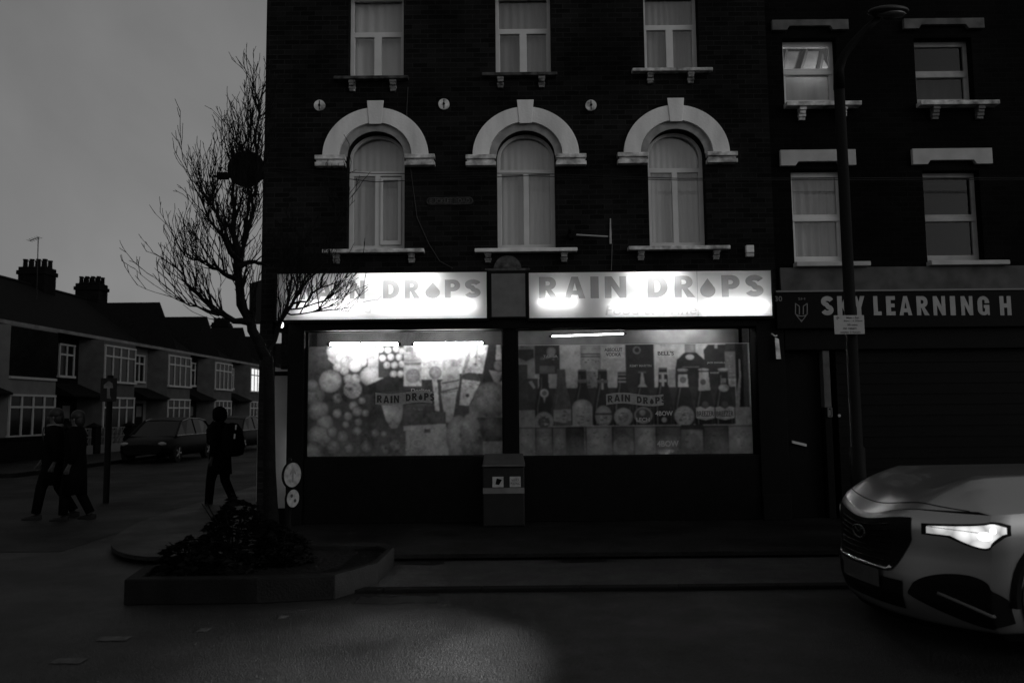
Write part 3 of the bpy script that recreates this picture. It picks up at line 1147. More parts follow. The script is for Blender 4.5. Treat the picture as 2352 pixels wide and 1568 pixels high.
c.poly([(1128, 1030), (1570, 1010), (1580, 1075), (1128, 1080)], .45)
c.box(1150, 1075, 1600, 1345, .42)
c.box(1345, 1060, 1410, 1105, .12)
c.ball(1700, 1140, 130, .34, .4, 220)
c.ball(1830, 1130, 110, .34, .4, 230)
c.ball(2060, 1090, 120, .14, .4, 150)
c.box(1960, 1200, 2180, 1345, .36)
c.blur(3)
rnd = np.random.default_rng(4)
c.mottle(7, .34)
c.blur(1)
xa, xb, za, zb = rect(706, 794, 1154, 1046)
poster_l = thing('window_poster', 'window poster of grapes, fruit and groceries under two bright tubes', 'poster', ((xa + xb) / 2, FY + .01, za))
c.mesh('print', m_print, poster_l, xa, xb, za, zb, FY + .012)
banner(poster_l, 862, 993, 901, 928, -.02, FY + .006)
m = MB()
for s_, px, py, w, h, b in (('Bold', 947, 826, 36, .07, .03), ('Doritos', 966, 896, 44, .05, .02), ('JG', 950, 1020, 38, .17, .01)):
    p = at(px, py)
    text(m, s_, p.x, p.z, w / F * 11, h, FY + .008, bold=b)
obj('lettering', m, m_ink_l, poster_l, weld=False)

# right poster: bottles and cans
c = Canvas(1190, 790, 1727, 1049, 1176.3, .2755, 606.5, .62)
c.box(0, 1200, 2100, 1600, .42)
c.box(40, 665, 200, 820, .42)
c.poly([(55, 700), (185, 700), (185, 770), (120, 800), (55, 770)], .05)
c.box(40, 825, 135, 1210, .1)
c.box(130, 800, 188, 945, .5)
c.box(135, 945, 215, 1210, .07)
c.poly([(135, 975), (165, 965), (195, 1020), (180, 1035)], .5)
c.box(190, 665, 402, 910, .06)
c.ball(330, 720, 40, .4, .4)
c.scribble(235, 745, 385, 785, .45, 16, 1)
c.box(230, 840, 360, 900, .2)
c.box(402, 665, 572, 865, .80)
c.box(450, 865, 555, 1035, .72)
c.box(575, 665, 745, 875, .52, cyl=.35)
c.box(580, 738, 742, 748, .08)
c.box(580, 760, 742, 770, .12)
c.scribble(585, 785, 735, 815, .1, 10, 2)
c.box(615, 885, 715, 1040, .35)
c.scribble(620, 895, 710, 1030, .08, 14, 3)
c.box(748, 675, 950, 880, .70, .05)
c.box(795, 880, 885, 1032, .55)
for k in range(5):
    c.box(760, 790 + k * 18, 935, 795 + k * 18, .5)
c.box(952, 665, 1192, 1060, .035)
c.ball(1050, 715, 34, .25, .2)
c.ball(1052, 715, 22, .03, 0)
c.box(1195, 685, 1375, 875, .70, -.1)
for k in range(5):
    c.box(1210, 775 + k * 18, 1360, 779 + k * 18, .55)
c.box(1310, 880, 1378, 1030, .4)
c.box(1455, 665, 1545, 750, .36, cyl=.4)
c.poly([(1450, 740), (1550, 740), (1618, 800), (1630, 900), (1630, 1100), (1365, 1100), (1370, 880), (1385, 800)], .03)
c.ball(1495, 778, 36, .75, .2, 23)
c.box(1430, 858, 1570, 866, .3)
c.poly([(1610, 720), (1650, 675), (1795, 672), (1795, 1210), (1600, 1210), (1618, 820)], .035)
c.box(1705, 675, 1730, 705, .4)
c.box(1790, 735, 1875, 965, .26)
c.scribble(1800, 745, 1865, 950, .4, 24, 4)
c.box(1876, 665, 1985, 1205, .03)
c.box(1795, 665, 1876, 735, .06)
c.poly([(1905, 800), (1916, 800), (1918, 960), (1908, 1060), (1898, 1205), (1866, 1205), (1880, 1070), (1903, 950)], .45)
c.box(200, 1030, 1870, 1340, .05)
necks = ((265, 890, 36), (412, 868, 34), (587, 872, 34), (757, 872, 38), (922, 895, 36), (1092, 895, 32), (1265, 862, 36), (1432, 890, 38), (1606, 880, 40), (1770, 890, 38))
for i, (x, yt, hw_) in enumerate(necks):
    v = .02 if i != 1 else .12
    c.poly([(x - hw_, yt), (x + hw_, yt), (x + hw_ + 6, 1010), (x + 68, 1120), (x + 78, 1180), (x + 78, 1345), (x - 78, 1345), (x - 78, 1180), (x - 68, 1120), (x - hw_ - 6, 1010)], v, .3)
for i, (x, yt, hw_) in enumerate(necks):                 # shine down the glass
    c.box(x - hw_ * .62, yt + 45, x - hw_ * .42, 1010, .15)
    c.poly([(x - hw_ * .62, 1010), (x - hw_ * .40, 1010), (x - 50, 1190), (x - 50, 1340), (x - 58, 1340), (x - 58, 1190)], .17)
    c.box(x + 58, 1190, x + 64, 1340, .10)
    c.box(x - hw_, yt, x + hw_, yt + 14, .16)
c.ball(268, 1070, 36, .62, .1)
c.ball(268, 1070, 22, .2, .1)
c.poly([(258, 1105), (278, 1105), (268, 1158)], .5)
c.box(552, 955, 622, 985, .25)
c.box(748, 955, 766, 1045, .45)
c.box(712, 965, 805, 990, .16)
for k in range(3):
    c.box(890, 915 + k * 30, 955, 925 + k * 30, .4)
c.poly([(1085, 905), (1098, 905), (1112, 1000), (1132, 1025), (1050, 1025), (1072, 1000)], .55)
c.box(1230, 905, 1300, 920, .45)
c.box(1256, 920, 1272, 1020, .55)
c.box(1232, 965, 1296, 985, .5)
c.poly([(1395, 925), (1468, 925), (1476, 1028), (1388, 1028)], .6)
c.ball(1432, 970, 28, .2, .2)
c.poly([(1568, 905), (1645, 905), (1658, 1058), (1560, 1062)], .66)
c.ball(1600, 990, 26, .15, 0)
c.ball(1772, 1040, 44, .6, .2, 32)
c.box(1750, 960, 1792, 1000, .35)
for x in (1432, 1606, 1770):
    c.ball(x, 885, 46, .55, .1, 11)
c.ball(262, 1305, 80, .40, .1)
c.ball(262, 1312, 50, .12, .3)
c.poly([(345, 1212), (490, 1205), (490, 1300), (430, 1320), (345, 1305)], .40)
c.ball(583, 1185, 82, .46, .2, 60)
c.box(500, 1180, 668, 1345, .50, cyl=.2)
c.scribble(520, 1190, 650, 1260, .3, 14, 11)
c.ball(760, 1265, 72, .36, .2, 88)
c.box(690, 1240, 830, 1256, .08)
c.ball(926, 1275, 80, .46, .2, 76)
c.ball(926, 1275, 45, .3, .2, 40)
c.ball(1092, 1262, 78, .34, .1, 70)
c.ball(1092, 1262, 64, .09, .1, 56)
c.ball(1085, 1240, 26, .4, .2)
c.ball(1266, 1302, 22, .4, .1)
c.ball(1435, 1272, 84, .44, .15)
c.scribble(1385, 1215, 1490, 1330, .15, 22, 12)
for x, y in ((262, 1300), (420, 1260), (760, 1290), (926, 1270), (1435, 1270), (583, 1300)):
    c.scribble(x - 60, y - 45, x + 45, y + 45, .16, 16, x)
    c.scribble(x - 50, y - 30, x + 35, y + 35, .5, 5, x + 1)
for x in (1612, 1776):
    c.poly([(x - 78, 1205), (x - 40, 1195), (x, 1215), (x + 40, 1195), (x + 76, 1205), (x + 76, 1290), (x, 1308), (x - 78, 1290)], .54)
    c.ball(x, 1180, 30, .1, .2)
c.box(1862, 1205, 1990, 1360, .45)
cans = ((40, 195, .44), (190, 330, .3), (330, 445, .26), (445, 592, .07), (592, 620, .3), (610, 825, .42), (832, 1012, .2), (1012, 1195, .33), (1195, 1405, .14), (1400, 1590, .22), (1590, 1795, .14), (1795, 2010, .43))
for x0_, x1_, v in cans:
    c.box(x0_, 1352, x1_, 1600, v, cyl=.35)
c.ball(920, 1520, 92, .42, .2, 80)
c.box(1090, 1380, 1145, 1560, .42)
c.box(1480, 1400, 1580, 1560, .34)
c.ball(1690, 1500, 70, .26, .3, 90)
for x0_, x1_, v in cans:
    c.box(x0_ - 4, 1352, x0_ + 5, 1600, .05)
    c.box(x0_ + 8, 1352, x1_ - 6, 1366, v * .45)
    c.ball((x0_ + x1_) / 2, 1490, (x1_ - x0_) * .36, min(.5, v * 1.35), .2, 70)
    c.scribble(x0_ + 15, 1390, x1_ - 40, 1560, v * .6, 12, int(x0_))
c.box(1405, 1345, 1590, 1385, .04)
c.mix(np.clip((c.Y - 1430) / 300, 0, .45), .42)
c.blur(2)
c.mottle(8, .26)
c.blur(1)
xa, xb, za, zb = rect(1191, 791, 1726, 1048)
poster_r = thing('window_poster', 'window poster of spirits, beer bottles and cans in rows', 'poster', ((xa + xb) / 2, FY + .01, za))
c.mesh('print', m_print, poster_r, xa, xb, za, zb, FY + .012)
m = MB()
m.box(xa - .006, xb + .006, FY + .006, FY + .0115, zb, zb + .008)
m.box(xa - .010, xa - .001, FY + .006, FY + .0115, za, zb)
m.box(xb + .001, xb + .008, FY + .006, FY + .0115, za, zb)
obj('edge_trim', m, m_white, poster_r)
banner(poster_r, 1392, 1524, 905, 930, .022, FY + .006)
m = MB()
m2 = MB()
for s_, zx, zy, w, h, dark, b in (('ABSOLUT', 845, 712, 150, 30, 1, .02), ('VODKA', 845, 752, 125, 30, 1, .02), ("BELL'S", 1282, 742, 135, 34, 1, .02),
                                  ('BREEZER', 1612, 1245, 140, 42, 1, .01), ('BREEZER', 1776, 1245, 140, 42, 1, .01), ('REMY MARTIN', 1072, 846, 180, 20, 0, .01),
                                  ('LECH', 1092, 1295, 110, 34, 0, .03), ('4BOW', 1268, 1243, 145, 40, 0, .03), ('4BOW', 1300, 1495, 180, 50, 0, .03),
                                  ('JACK DANIELS', 1700, 822, 150, 20, 0, .01), ('TARGA', 320, 768, 120, 22, 0, .02), ('WHISKEY', 1690, 905, 80, 16, 0, .01)):
    p = at(1176.3 + zx * .2755, 606.5 + zy * .2755)
    text(m if dark else m2, s_, p.x, p.z, w * .2755 / F * 11, h * .2755 / F * 11, FY + .009, bold=b)
obj('dark_lettering', m, m_ink, poster_r, weld=False)
obj('pale_lettering', m2, m_ink_l, poster_r, weld=False)

# ---- small fittings on the brickwork
c = at(1032, 461)
sx0, sx1, sz0, sz1 = rect(979, 452, 1087, 470, FY - .03)
sroot = thing('street_name_plate', 'dark street name plate with rounded ends between two arched windows', 'sign', (c.x, FY, sz0))
m = MB()
hh = (sz1 - sz0) / 2
m.prism(arc(sx1 - hh, sz0 + hh, hh, hh, -90, 90, 10) + arc(sx0 + hh, sz0 + hh, hh, hh, 90, 270, 10), [], FY - .02, FY - .003)
obj('plate', m, M('faded_plate', .012, .6, .2), sroot)
m = MB()
text(m, 'BUCKLEE ROAD', (sx0 + sx1) / 2, sz0 + hh, (sx1 - sx0) * .86, hh * 1.15, FY - .023, bold=.02)
m.prism(arc(sx1 - hh, sz0 + hh, hh - .006, hh - .006, -90, 90, 10) + arc(sx0 + hh, sz0 + hh, hh - .006, hh - .006, 90, 270, 10), [arc(sx1 - hh, sz0 + hh, hh - .014, hh - .014, -90, 90, 10) + arc(sx0 + hh, sz0 + hh, hh - .014, hh - .014, 90, 270, 10)], FY - .0225, FY - .0205)
obj('lettering', m, M('faded_letter_paint', .07, .8, .1, var=.6, vscale=14), sroot, weld=False)

x0, x1, z0, z1 = rect(1711, 565, 1729, 591)
ab = thing('alarm_box', 'small pale two part alarm box at the right end of the brickwork', 'alarm box', ((x0 + x1) / 2, FY, z0))
m = MB()
m.box(x0, x1, FY - .07, FY - .002, z0 + .058, z1)
obj('cover', m, m_stone, ab, bevel=.008)
m = MB()
m.box(x0, x1, FY - .06, FY - .002, z0, z0 + .053)
obj('strobe_lens', m, m_lintel, ab, bevel=.006)

br = at(1310, 541)
b2 = at(1395, 546)
cc = thing('wall_bracket', 'thin pale horizontal bracket arm on the brick beside the middle arch', 'bracket', (br.x, FY, br.z))
m = MB()
m.tube([(br.x + .08, FY - .09, br.z - .01), (b2.x, FY - .07, b2.z)], .012, 6)
obj('arm', m, m_lintel, cc)
m = MB()
m.box(br.x - .03, br.x + .05, FY - .13, FY - .002, br.z - .06, br.z + .04)
m.tube([(br.x, FY - .08, br.z), (br.x - .03, FY - .2, br.z + .05)], .02, 8)
obj('mount', m, m_dark, cc)
pts = [at(1402, y, FY - .02) for y in (502, 520, 545, 560)]
pts2 = [at(p[0], p[1], FY - .02) for p in ((1406, 560), (1405, 600), (1404, 625))]
vc = thing('cable_conduit', 'short pale upright conduit on brick right of the middle window', 'conduit', pts[-1])
m = MB()
m.tube(pts, [.008, .011, .016, .018], 6)
obj('conduit', m, m_lintel, vc)
m = MB()
m.tube(pts2, .005, 5)
obj('cable', m, m_panel, vc)
m = MB()
m.tube([at(*p, FY - .012) for p in ((937, 200), (934, 260), (942, 380), (958, 500), (985, 560), (1010, 600), (1040, 616))], .006, 5)
tag(obj('wall_cable', m, M('grey_cable', .05, .7, .2)), 'thin cable drooping down the brick beside the left arched window', 'cable')
for lab, ys in (('upper thin overhead wire crossing in front of the arched windows', (386, 399, 398, 410, 408)), ('lower thin overhead wire crossing in front of the arched windows', (392, 404, 404, 414, 412))):
    pts = []
    for px, py in zip((640, 860, 1210, 1560, 2400), ys):
        pts.append(at(px, py + (14 if px == 860 and 'lower' in lab else 0), FY - (.02 if px == 640 else .16)))
    m = MB()
    m.tube(pts, .006, 5)
    tag(obj('overhead_wire', m, m_cable), lab, 'wire', 'overhead wires')

# ---- cabinet on the pavement by the middle pier
x0, x1, z0, z1 = rect(1106, 1066, 1208, 1200, 10.5)
lb = thing('litter_bin', 'dark grey street bin with sloped lid and white notice before the middle pier', 'bin', ((x0 + x1) / 2, 10.7, .095))
m = MB()
m.box(x0 + .015, x1 - .015, 10.5, 10.86, .096, z1 - .03)
obj('body', m, M('bin_plastic', .006, .5, .3, var=.3, vscale=7), lb, bevel=.02)
m = MB()
zt = at(1157, 1041, 10.8).z
m.add([(x0, 10.46, z1 - .028), (x1, 10.46, z1 - .028), (x1, 10.88, z1 - .028), (x0, 10.88, z1 - .028), (x0 + .03, 10.48, z1), (x1 - .03, 10.48, z1), (x1 - .03, 10.86, zt), (x0 + .03, 10.86, zt)],
      [(0, 1, 2, 3), (4, 5, 6, 7), (0, 1, 5, 4), (1, 2, 6, 5), (2, 3, 7, 6), (3, 0, 4, 7)])
obj('lid', m, M('bin_lid', .05, .5, .4, var=.2, vscale=7), lb, bevel=.012)
lx0, lx1, lz0, lz1 = rect(1131, 1094, 1196, 1118, 10.5)
m = MB()
m.box(lx0, lx0 + .15, 10.492, 10.499, lz0, lz1)
m.box(lx0 + .235, lx1, 10.492, 10.499, lz0, lz1)
no = obj('notice', m, M('notice_paper', .33, .7, .2, var=.2, vscale=18), lb)
m = MB()
text(m, 'NO FLY\nPOSTING', (lx0 + .235 + lx1) / 2, (lz0 + lz1) / 2, (lx1 - lx0 - .235) * .8, (lz1 - lz0) * .55, 10.490)
m.prism([(lx0 + .04, lz0 + .04), (lx0 + .09, lz0 + .03), (lx0 + .13, lz0 + .1), (lx0 + .06, lz1 - .02)], [], 10.489, 10.491)
obj('notice_print', m, m_dark, no, weld=False)
m = MB()
m.box(x0 + .02, x1 - .02, 10.485, 10.499, lz0 - .085, lz0 - .01)
obj('band', m, m_panel, lb)


# ================================================================== THE BUILDING NEXT DOOR
XE = at(2352, 500).x + 1.2
nb = thing('neighbour_building', 'black brick terrace building with pale lintels over the learning centre', 'building', ((XR + XE) / 2, FY, 0))
NY = FY + .03
wins = []
for (xa, xb, ya, yb, ym) in ((1801, 1925, 85, 238, 152), (2105, 2238, 85, 236, 158), (1822, 1943, 388, 603, 492), (2127, 2258, 390, 600, 492)):
    x0, x1, z0, z1 = rect(xa, ya, xb, yb)
    wins.append((x0, x1, z0, z1, at((xa + xb) / 2, ym).z))
zf = at(2030, 612).z
m = MB()
m.prism(rc(XR + .002, XE, zf - .9, Z_TOP), [rc(w[0], w[1], w[2], w[3]) for w in wins], NY, NY + .3)
m.box(XE - .3, XE, NY + .3, 22, 0, Z_TOP)
m.box(XR + .002, XE - .3, 21.7, 22, 0, Z_TOP)
obj('wall', m, m_brick2, nb)
m = MB()
m.box(XR + .05, XE, NY - .1, 22, Z_TOP + .003, Z_TOP + .2)
obj('roof', m, m_roof, nb)
m = MB()
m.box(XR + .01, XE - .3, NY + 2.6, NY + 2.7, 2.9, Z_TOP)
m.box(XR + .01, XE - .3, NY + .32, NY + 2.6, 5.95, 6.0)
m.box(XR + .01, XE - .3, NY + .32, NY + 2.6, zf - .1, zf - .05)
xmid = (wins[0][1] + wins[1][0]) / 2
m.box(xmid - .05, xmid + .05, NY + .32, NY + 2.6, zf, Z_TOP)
obj('inner_rooms', m, m_room, nb)
for i, (x0, x1, z0, z1, zm) in enumerate(wins):
    fm = (m_frame, m_frame_d, m_frame, m_frame_d)[i]
    m = MB()
    m.prism(rc(x0 - .003, x1 + .003, z0 + .0, z1 + .003), [rc(x0 + .06, x1 - .06, zm + .035, z1 - .08), rc(x0 + .075, x1 - .075, z0 + .12, zm - .075)], NY + .13, NY + .19)
    m.box(x0 + .03, x1 - .03, NY + .115, NY + .129, zm - .07, zm - .02)
    m.box(x0 + .03, x1 - .03, NY + .115, NY + .129, z0 + .04, z0 + .10)
    fo = obj('window', m, fm, nb, bevel=.005)
    m = MB()
    m.box(x0 + .01, x1 - .01, NY + .158, NY + .164, z0 + .01, z1 - .01)
    obj('pane', m, m_glass if i in (0, 2) else m_glass_dark, fo)
    if i == 2:
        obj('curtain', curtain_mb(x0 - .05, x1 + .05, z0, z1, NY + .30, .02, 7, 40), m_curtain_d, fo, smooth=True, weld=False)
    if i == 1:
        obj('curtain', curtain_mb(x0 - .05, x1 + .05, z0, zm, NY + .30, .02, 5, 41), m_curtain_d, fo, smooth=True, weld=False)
    if i == 0:
        m = MB()
        m.box(x0 - .1, x1 + .1, NY + .34, NY + .36, z0 - .1, zm + .02)
        obj('blind', m, m_curtain_d, fo)
    if i >= 2:
        za, zb = at(1880, 381).z, at(1880, 345).z
    else:
        za, zb = at(1880, 70).z, at(1880, 47).z
    wx = .16
    m = MB()
    m.prism([(x0 - wx, za), (x0 + .06, za), (x0 + .1, za + .06), (x1 - .1, za + .06), (x1 - .06, za), (x1 + wx + .02, za), (x1 + wx + .02, zb), (x0 - wx, zb)], [], NY - .06, NY - .001)
    obj('lintel', m, m_lintel if i >= 2 else M('sooty_lintel', .12, .9, .1, var=.4, vscale=5), nb, bevel=.006)
    m = MB()
    m.box(x0 - .02, x1 + .28, NY - .14, NY + .128, z0 - .07, z0 - .005)
    so = obj('sill', m, m_lintel if i >= 2 else m_stone_dirty, nb, bevel=.008)
    if i < 2:
        for sx in (x0 + .18, x1 - .02):
            m = MB()
            for k in range(4):
                m.box(sx + .006 * (k % 2), sx + .10 - .006 * (k % 2), NY - .11 + .02 * k, NY - .001, z0 - .12 - .045 * k, z0 - .078 - .045 * k)
            obj('corbel', m, m_stone_dirty if i == 0 else m_panel, so)
# attic room, brightened by an added lamp, behind the upper left window: pale sloping ceiling with dark rafters
x0, x1, z0, z1, zm = wins[0]
m = MB()
zc_, yc_ = z1 + .35, NY + .9
m.add([(x0 - .5, NY + .7, zm - .35), (x1 + .9, NY + .7, zm - .35), (x1 + .9, NY + 1.9, z1 + .7), (x0 - .5, NY + 1.9, z1 + .7)], [(0, 1, 2, 3)])
at_o = obj('attic_ceiling', m, m_ceiling, nb, weld=False)
m = MB()
slope = lambda t: Vector((0, NY + .66 + 1.2 * t, zm - .35 + (z1 + .7 - zm + .35) * t))
for (xa, ta, xb, tb) in ((x0 - .25, .05, x0 + .35, 1), (x0 + .1, .05, x0 + .75, 1), (x0 + .35, .05, x0 + 1.1, 1), (x0 + .7, .05, x0 + 1.4, 1), (x0 + .38, .5, x0 + .32, .9)):
    a, b = slope(ta), slope(tb)
    m.tube([(xa, a.y, a.z), (xb, b.y, b.z)], .04, 4)
a = slope(.42)
m.tube([(x0 - .5, a.y, a.z), (x1 + .9, a.y, a.z)], .045, 4)
obj('rafter', m, M('dark_timber', .06, .8, .2), at_o)
al = bpy.data.lights.new('attic_fill', 'POINT')  # added fill lamp that brightens the attic ceiling, no bulb visible
al.energy = 110.0
al.shadow_soft_size = .06
alo = bpy.data.objects.new('attic_fill', al)
alo.location = (x1 + .35, NY + .65, zm + .35)
COL.objects.link(alo)

# grey band above the sign, and the sign itself
x0, x1, z0, z1 = rect(1780, 612, 2400, 666, NY - .06)
x1 = XE - .02
m = MB()
m.box(XR + .06, x1, NY - .06, NY - .001, z0 + .006, z1)
obj('string_course', m, M('rendered_band', .075, .8, .2, var=.35, vscale=4), nb)
xs0 = at(1776, 720, NY - .22).x
zs0, zs1 = at(2050, 752, NY - .22).z, at(2050, 669, NY - .22).z
ls = thing('shop_sign', 'black fascia sign with grey capital letters and a pencil emblem', 'sign', ((xs0 + x1) / 2, NY, zs0))
m = MB()
m.box(xs0 + .05, x1, NY - .22, NY - .003, zs0, zs1)
obj('board', m, M('black_sign_board', .003, .6, .08), ls, bevel=.006)
m = MB()
m.box(xs0 + .05, x1, NY - .235, NY - .062, zs1 + .002, zs1 + .026)
obj('top_trim', m, M('trim_metal', .16, .5, .3), ls)
m = MB()
yl = NY - .222
for ch, xa, xb in (('S', 1886, 1914), ('K', 1923, 1952), ('Y', 1959, 1986), ('L', 2006, 2024), ('E', 2035, 2056), ('A', 2065, 2094), ('R', 2105, 2133), ('N', 2143, 2171), ('I', 2182, 2194), ('N', 2207, 2234), ('G', 2245, 2272), ('H', 2296, 2322)):
    za, zb = at((xa + xb) / 2, 724, yl).z, at((xa + xb) / 2, 680, yl).z
    glyph(m, ch, at(xa, 700, yl).x, at(xb, 700, yl).x, za, zb, yl)
for ch, xa, xb in (('U', 2333, 2358),):
    pass
obj('lettering', m, M('grey_letters', .33, .7, .2, var=.1, vscale=8), ls, weld=False)
m = MB()
p = at(1788, 686, yl)
text(m, '30', p.x, p.z, .105, .075, yl - .001, bold=.01)
p = at(1841, 686, yl)
text(m, 'SH', p.x, p.z, .10, .034, yl - .001)
obj('small_lettering', m, M('small_grey_letters', .16, .7, .2), ls, weld=False)
# the pencil emblem, as line work
E = lambda px, py: (at(px, py, yl).x, at(px, py, yl).z)
m = MB()
ln = lambda *pts: m.prism(stroke([E(*p) for p in pts], .012), [], yl - .002, yl)
ln((1827, 696), (1827, 722))
ln((1854, 696), (1854, 722))
ln((1827, 697), (1836, 703))
ln((1854, 697), (1845, 703))
ln((1836, 703), (1836, 722))
ln((1845, 703), (1845, 722))
ln((1827, 721), (1834, 725), (1841, 726), (1848, 725), (1854, 721))
ln((1828, 722), (1841, 739), (1853, 722))
ln((1836, 733), (1841, 736), (1846, 733))
obj('emblem', m, M('emblem_grey', .2, .7, .2), ls, weld=False)

# black shutter and doorway below the sign
xd0, xd1 = at(1905, 900, NY).x, at(1800, 900, NY).x
m = MB()
k = 0
zz = .1
while zz < zs0 - .32:
    m.box(xd0 + .1, x1, NY - .02 - .012 * (k % 2), NY + .05, zz, min(zz + .075, zs0 - .3))
    zz += .0755
    k += 1
obj('roller_shutter', m, m_dark, nb)
m = MB()
m.box(XR + .06, x1, NY - .12, NY + .2, zs0 - .3, zs0 - .003)
obj('shutter_housing', m, m_dark, nb, bevel=.01)
px0, px1, pz0, pz1 = rect(1888, 775, 1903, 935)
m = MB()
m.box(px0, px1, NY - .08, NY + .05, pz0, zs0 - .31)
dj = obj('door_jamb', m, M('grey_door_jamb', .085, .7, .2, var=.3, vscale=6), nb)
m = MB()
m.box(px0, px1, NY - .075, NY + .05, .1, pz0 - .004)
obj('jamb_base', m, m_dark, dj)
m = MB()
m.box(XR + .07, px0 - .01, NY + .06, NY + .1, .1, zs0 - .3)
do = obj('door', m, m_dark, nb)
q = [at(*p, NY + .05) for p in ((1818, 1011), (1851, 1019), (1851, 1025), (1818, 1017))]
m = MB()
m.add([(v.x, NY + .055, v.z) for v in q] + [(v.x, NY + .02, v.z) for v in q], [(0, 1, 2, 3), (4, 5, 6, 7), (0, 1, 5, 4), (1, 2, 6, 5), (2, 3, 7, 6), (3, 0, 4, 7)])
obj('letter_flap', m, M('bright_letter_flap', .5, .4, .4), do)
x0, x1b, z0, z1 = rect(1900, 936, 1910, 957, NY - .09)
m = MB()
m.prism(rc(x0, x1b, z0, z1), [rc(x0 + .01, x1b - .01, z0 + .01, z1 - .01)], NY - .12, NY - .085)
m.box(x0 + .018, x1b - .018, NY - .112, NY - .09, z0 + .02, z1 - .03)
tag(obj('door_entry_panel', m, M('entry_panel_metal', .14, .5, .3)), 'small framed entry panel at the bottom of the grey door jamb', 'entry panel')
p = at(1926, 954, NY - .03)
m = MB()
m.disc((p.x, NY - .05, p.z), (0, 1, 0), .02, .03, 12)
tag(obj('shutter_lock', m, m_lintel), 'tiny round lock on the black shutter right of the door jamb', 'lock')
h0, h1 = at(1782, 775, NY - .2), at(1789, 824, NY - .2)
hk = thing('awning_arm', 'pale flat awning arm with a hooked top right of the bottle poster', 'awning arm', (h1.x, NY, h1.z))
m = MB()
m.add([(h0.x - .012, h0.y, h0.z), (h0.x + .042, h0.y, h0.z - .02), (h1.x + .03, h1.y, h1.z), (h1.x - .035, h1.y, h1.z)] + [(h0.x - .012, h0.y + .015, h0.z), (h0.x + .042, h0.y + .015, h0.z - .02), (h1.x + .03, h1.y + .015, h1.z), (h1.x - .035, h1.y + .015, h1.z)],
      [(0, 1, 2, 3), (4, 5, 6, 7), (0, 1, 5, 4), (1, 2, 6, 5), (2, 3, 7, 6), (3, 0, 4, 7)])
obj('arm', m, m_stone_dirty, hk)
m = MB()
m.tube([at(1772, 766, NY - .2), at(1780, 772, NY - .2), at(1785, 770, NY - .2)], .012, 6)
m.tube([(h0.x + .01, h0.y + .01, h0.z - .05), (h0.x + .01, NY - .121, h0.z - .05)], .01, 6)
obj('hook', m, m_stone_dirty, hk)


# ================================================================== STREET LAMP, SIGNS ON POSTS
LY = 8.8
base = at(1962, 1262, LY)
lx = base.x
t1, t0 = at(1922, 205, LY), at(1952, 700, LY)
zt = t1.z
sl = thing('street_lamp', 'tall black lamp column with swan neck arm before the neighbour building', 'street lamp', (t0.x, LY, .03))
m = MB()
m.tube([(t0.x, LY, .03), (t0.x, LY, 1.2), (t0.x, LY, 1.21), (t0.x, LY, zt)], [.085, .085, .066, .06], 16)
obj('column', m, m_pole, sl, smooth=True)
m = MB()
cp = [Vector((t0.x, LY, zt))]
for px, py in ((1926, 160), (1938, 128), (1960, 98), (1990, 66), (2018, 42)):
    cp.append(at(px, py, LY - .05 * len(cp)))
m.tube(cp, [.066, .06, .05, .045, .04, .038], 12)
obj('arm', m, m_pole, sl, smooth=True)
e = at(2030, 27, LY - .3)
m = MB()
m.ell((e.x + .05, e.y, e.z), .24, .11, .055, 12)
hd = obj('lantern', m, M('lantern_grey', .008, .35, .3), sl, smooth=True)
m = MB()
m.ell((e.x + .08, e.y, e.z - .035), .17, .085, .045, 10)
obj('lens', m, M('lantern_lens', .05, .15, .5), hd, smooth=True)
x0, x1, z0, z1 = rect(1916, 724, 1985, 767, LY - .09)
pl = thing('parking_sign', 'white parking times plate fixed on the lamp column', 'sign', ((x0 + x1) / 2, LY - .09, z0))
m = MB()
m.box(x0, x1, LY - .094, LY - .088, z0, z1)
obj('plate', m, M('parking_plate', .36, .6, .3, var=.1, vscale=14), pl)
m = MB()
wd, ht = x1 - x0, z1 - z0
for s_, u, v, w in (('Mon - Sat', .62, .87, .42), ('8am - 6.30pm', .63, .69, .62), ('30 mins', .60, .49, .34), ('no return', .52, .30, .44), ('within 2 hours', .52, .10, .68)):
    text(m, s_, x0 + wd * u, z0 + ht * v, wd * w, ht * .11, LY - .096, bold=.01)
text(m, 'P', x0 + wd * .13, z0 + ht * .84, wd * .09, ht * .16, LY - .096, bold=.01)
obj('lettering', m, m_ink, pl, weld=False)
m = MB()
m.box(x0 + .05, x1 - .05, LY - .087, LY - .07, z1 - .05, z1 - .03)
m.box(x0 + .05, x1 - .05, LY - .087, LY - .07, z0 + .03, z0 + .05)
obj('clip', m, m_pole, pl)

# tall sign post at the corner with a round sign seen from behind
QY = 14.0
q0 = gnd(598, 1150, .095)
QY = q0.y
zj = at(598, 992, QY).z
tp = at(600, 372, QY)
qx = at(598, 1000, QY).x
sp = thing('sign_post', 'tall galvanised corner post with a round sign seen from behind', 'sign post', (qx, QY, .095))
m = MB()
m.tube([(qx, QY, .095), (qx, QY, zj - .01)], .054, 14)
m.tube([(qx, QY, zj), (qx, QY, at(598, 880, QY).z)], .047, 14)
m.tube([(qx, QY, zj - .02), (qx, QY, zj + .02)], .058, 14)
obj('lower_pole', m, M('pale_post_paint', .42, .6, .3, var=.25, vscale=7), sp)
m = MB()
m.tube([(qx, QY, at(598, 880, QY).z), (qx, QY, at(598, 350, QY).z)], .04, 12)
obj('upper_pole', m, m_pole, sp)
dc = at(566, 388, QY - .08)
rr = 43 / F * QY
m = MB()
m.disc((dc.x, dc.y, dc.z), (.1, -1, 0), rr, .03, 40)
obj('round_sign', m, m_pole, sp)
m = MB()
ba = at(490, 405, QY)
m.tube([(qx, QY, ba.z - .05), (ba.x, QY, ba.z)], [.03, .022], 8)
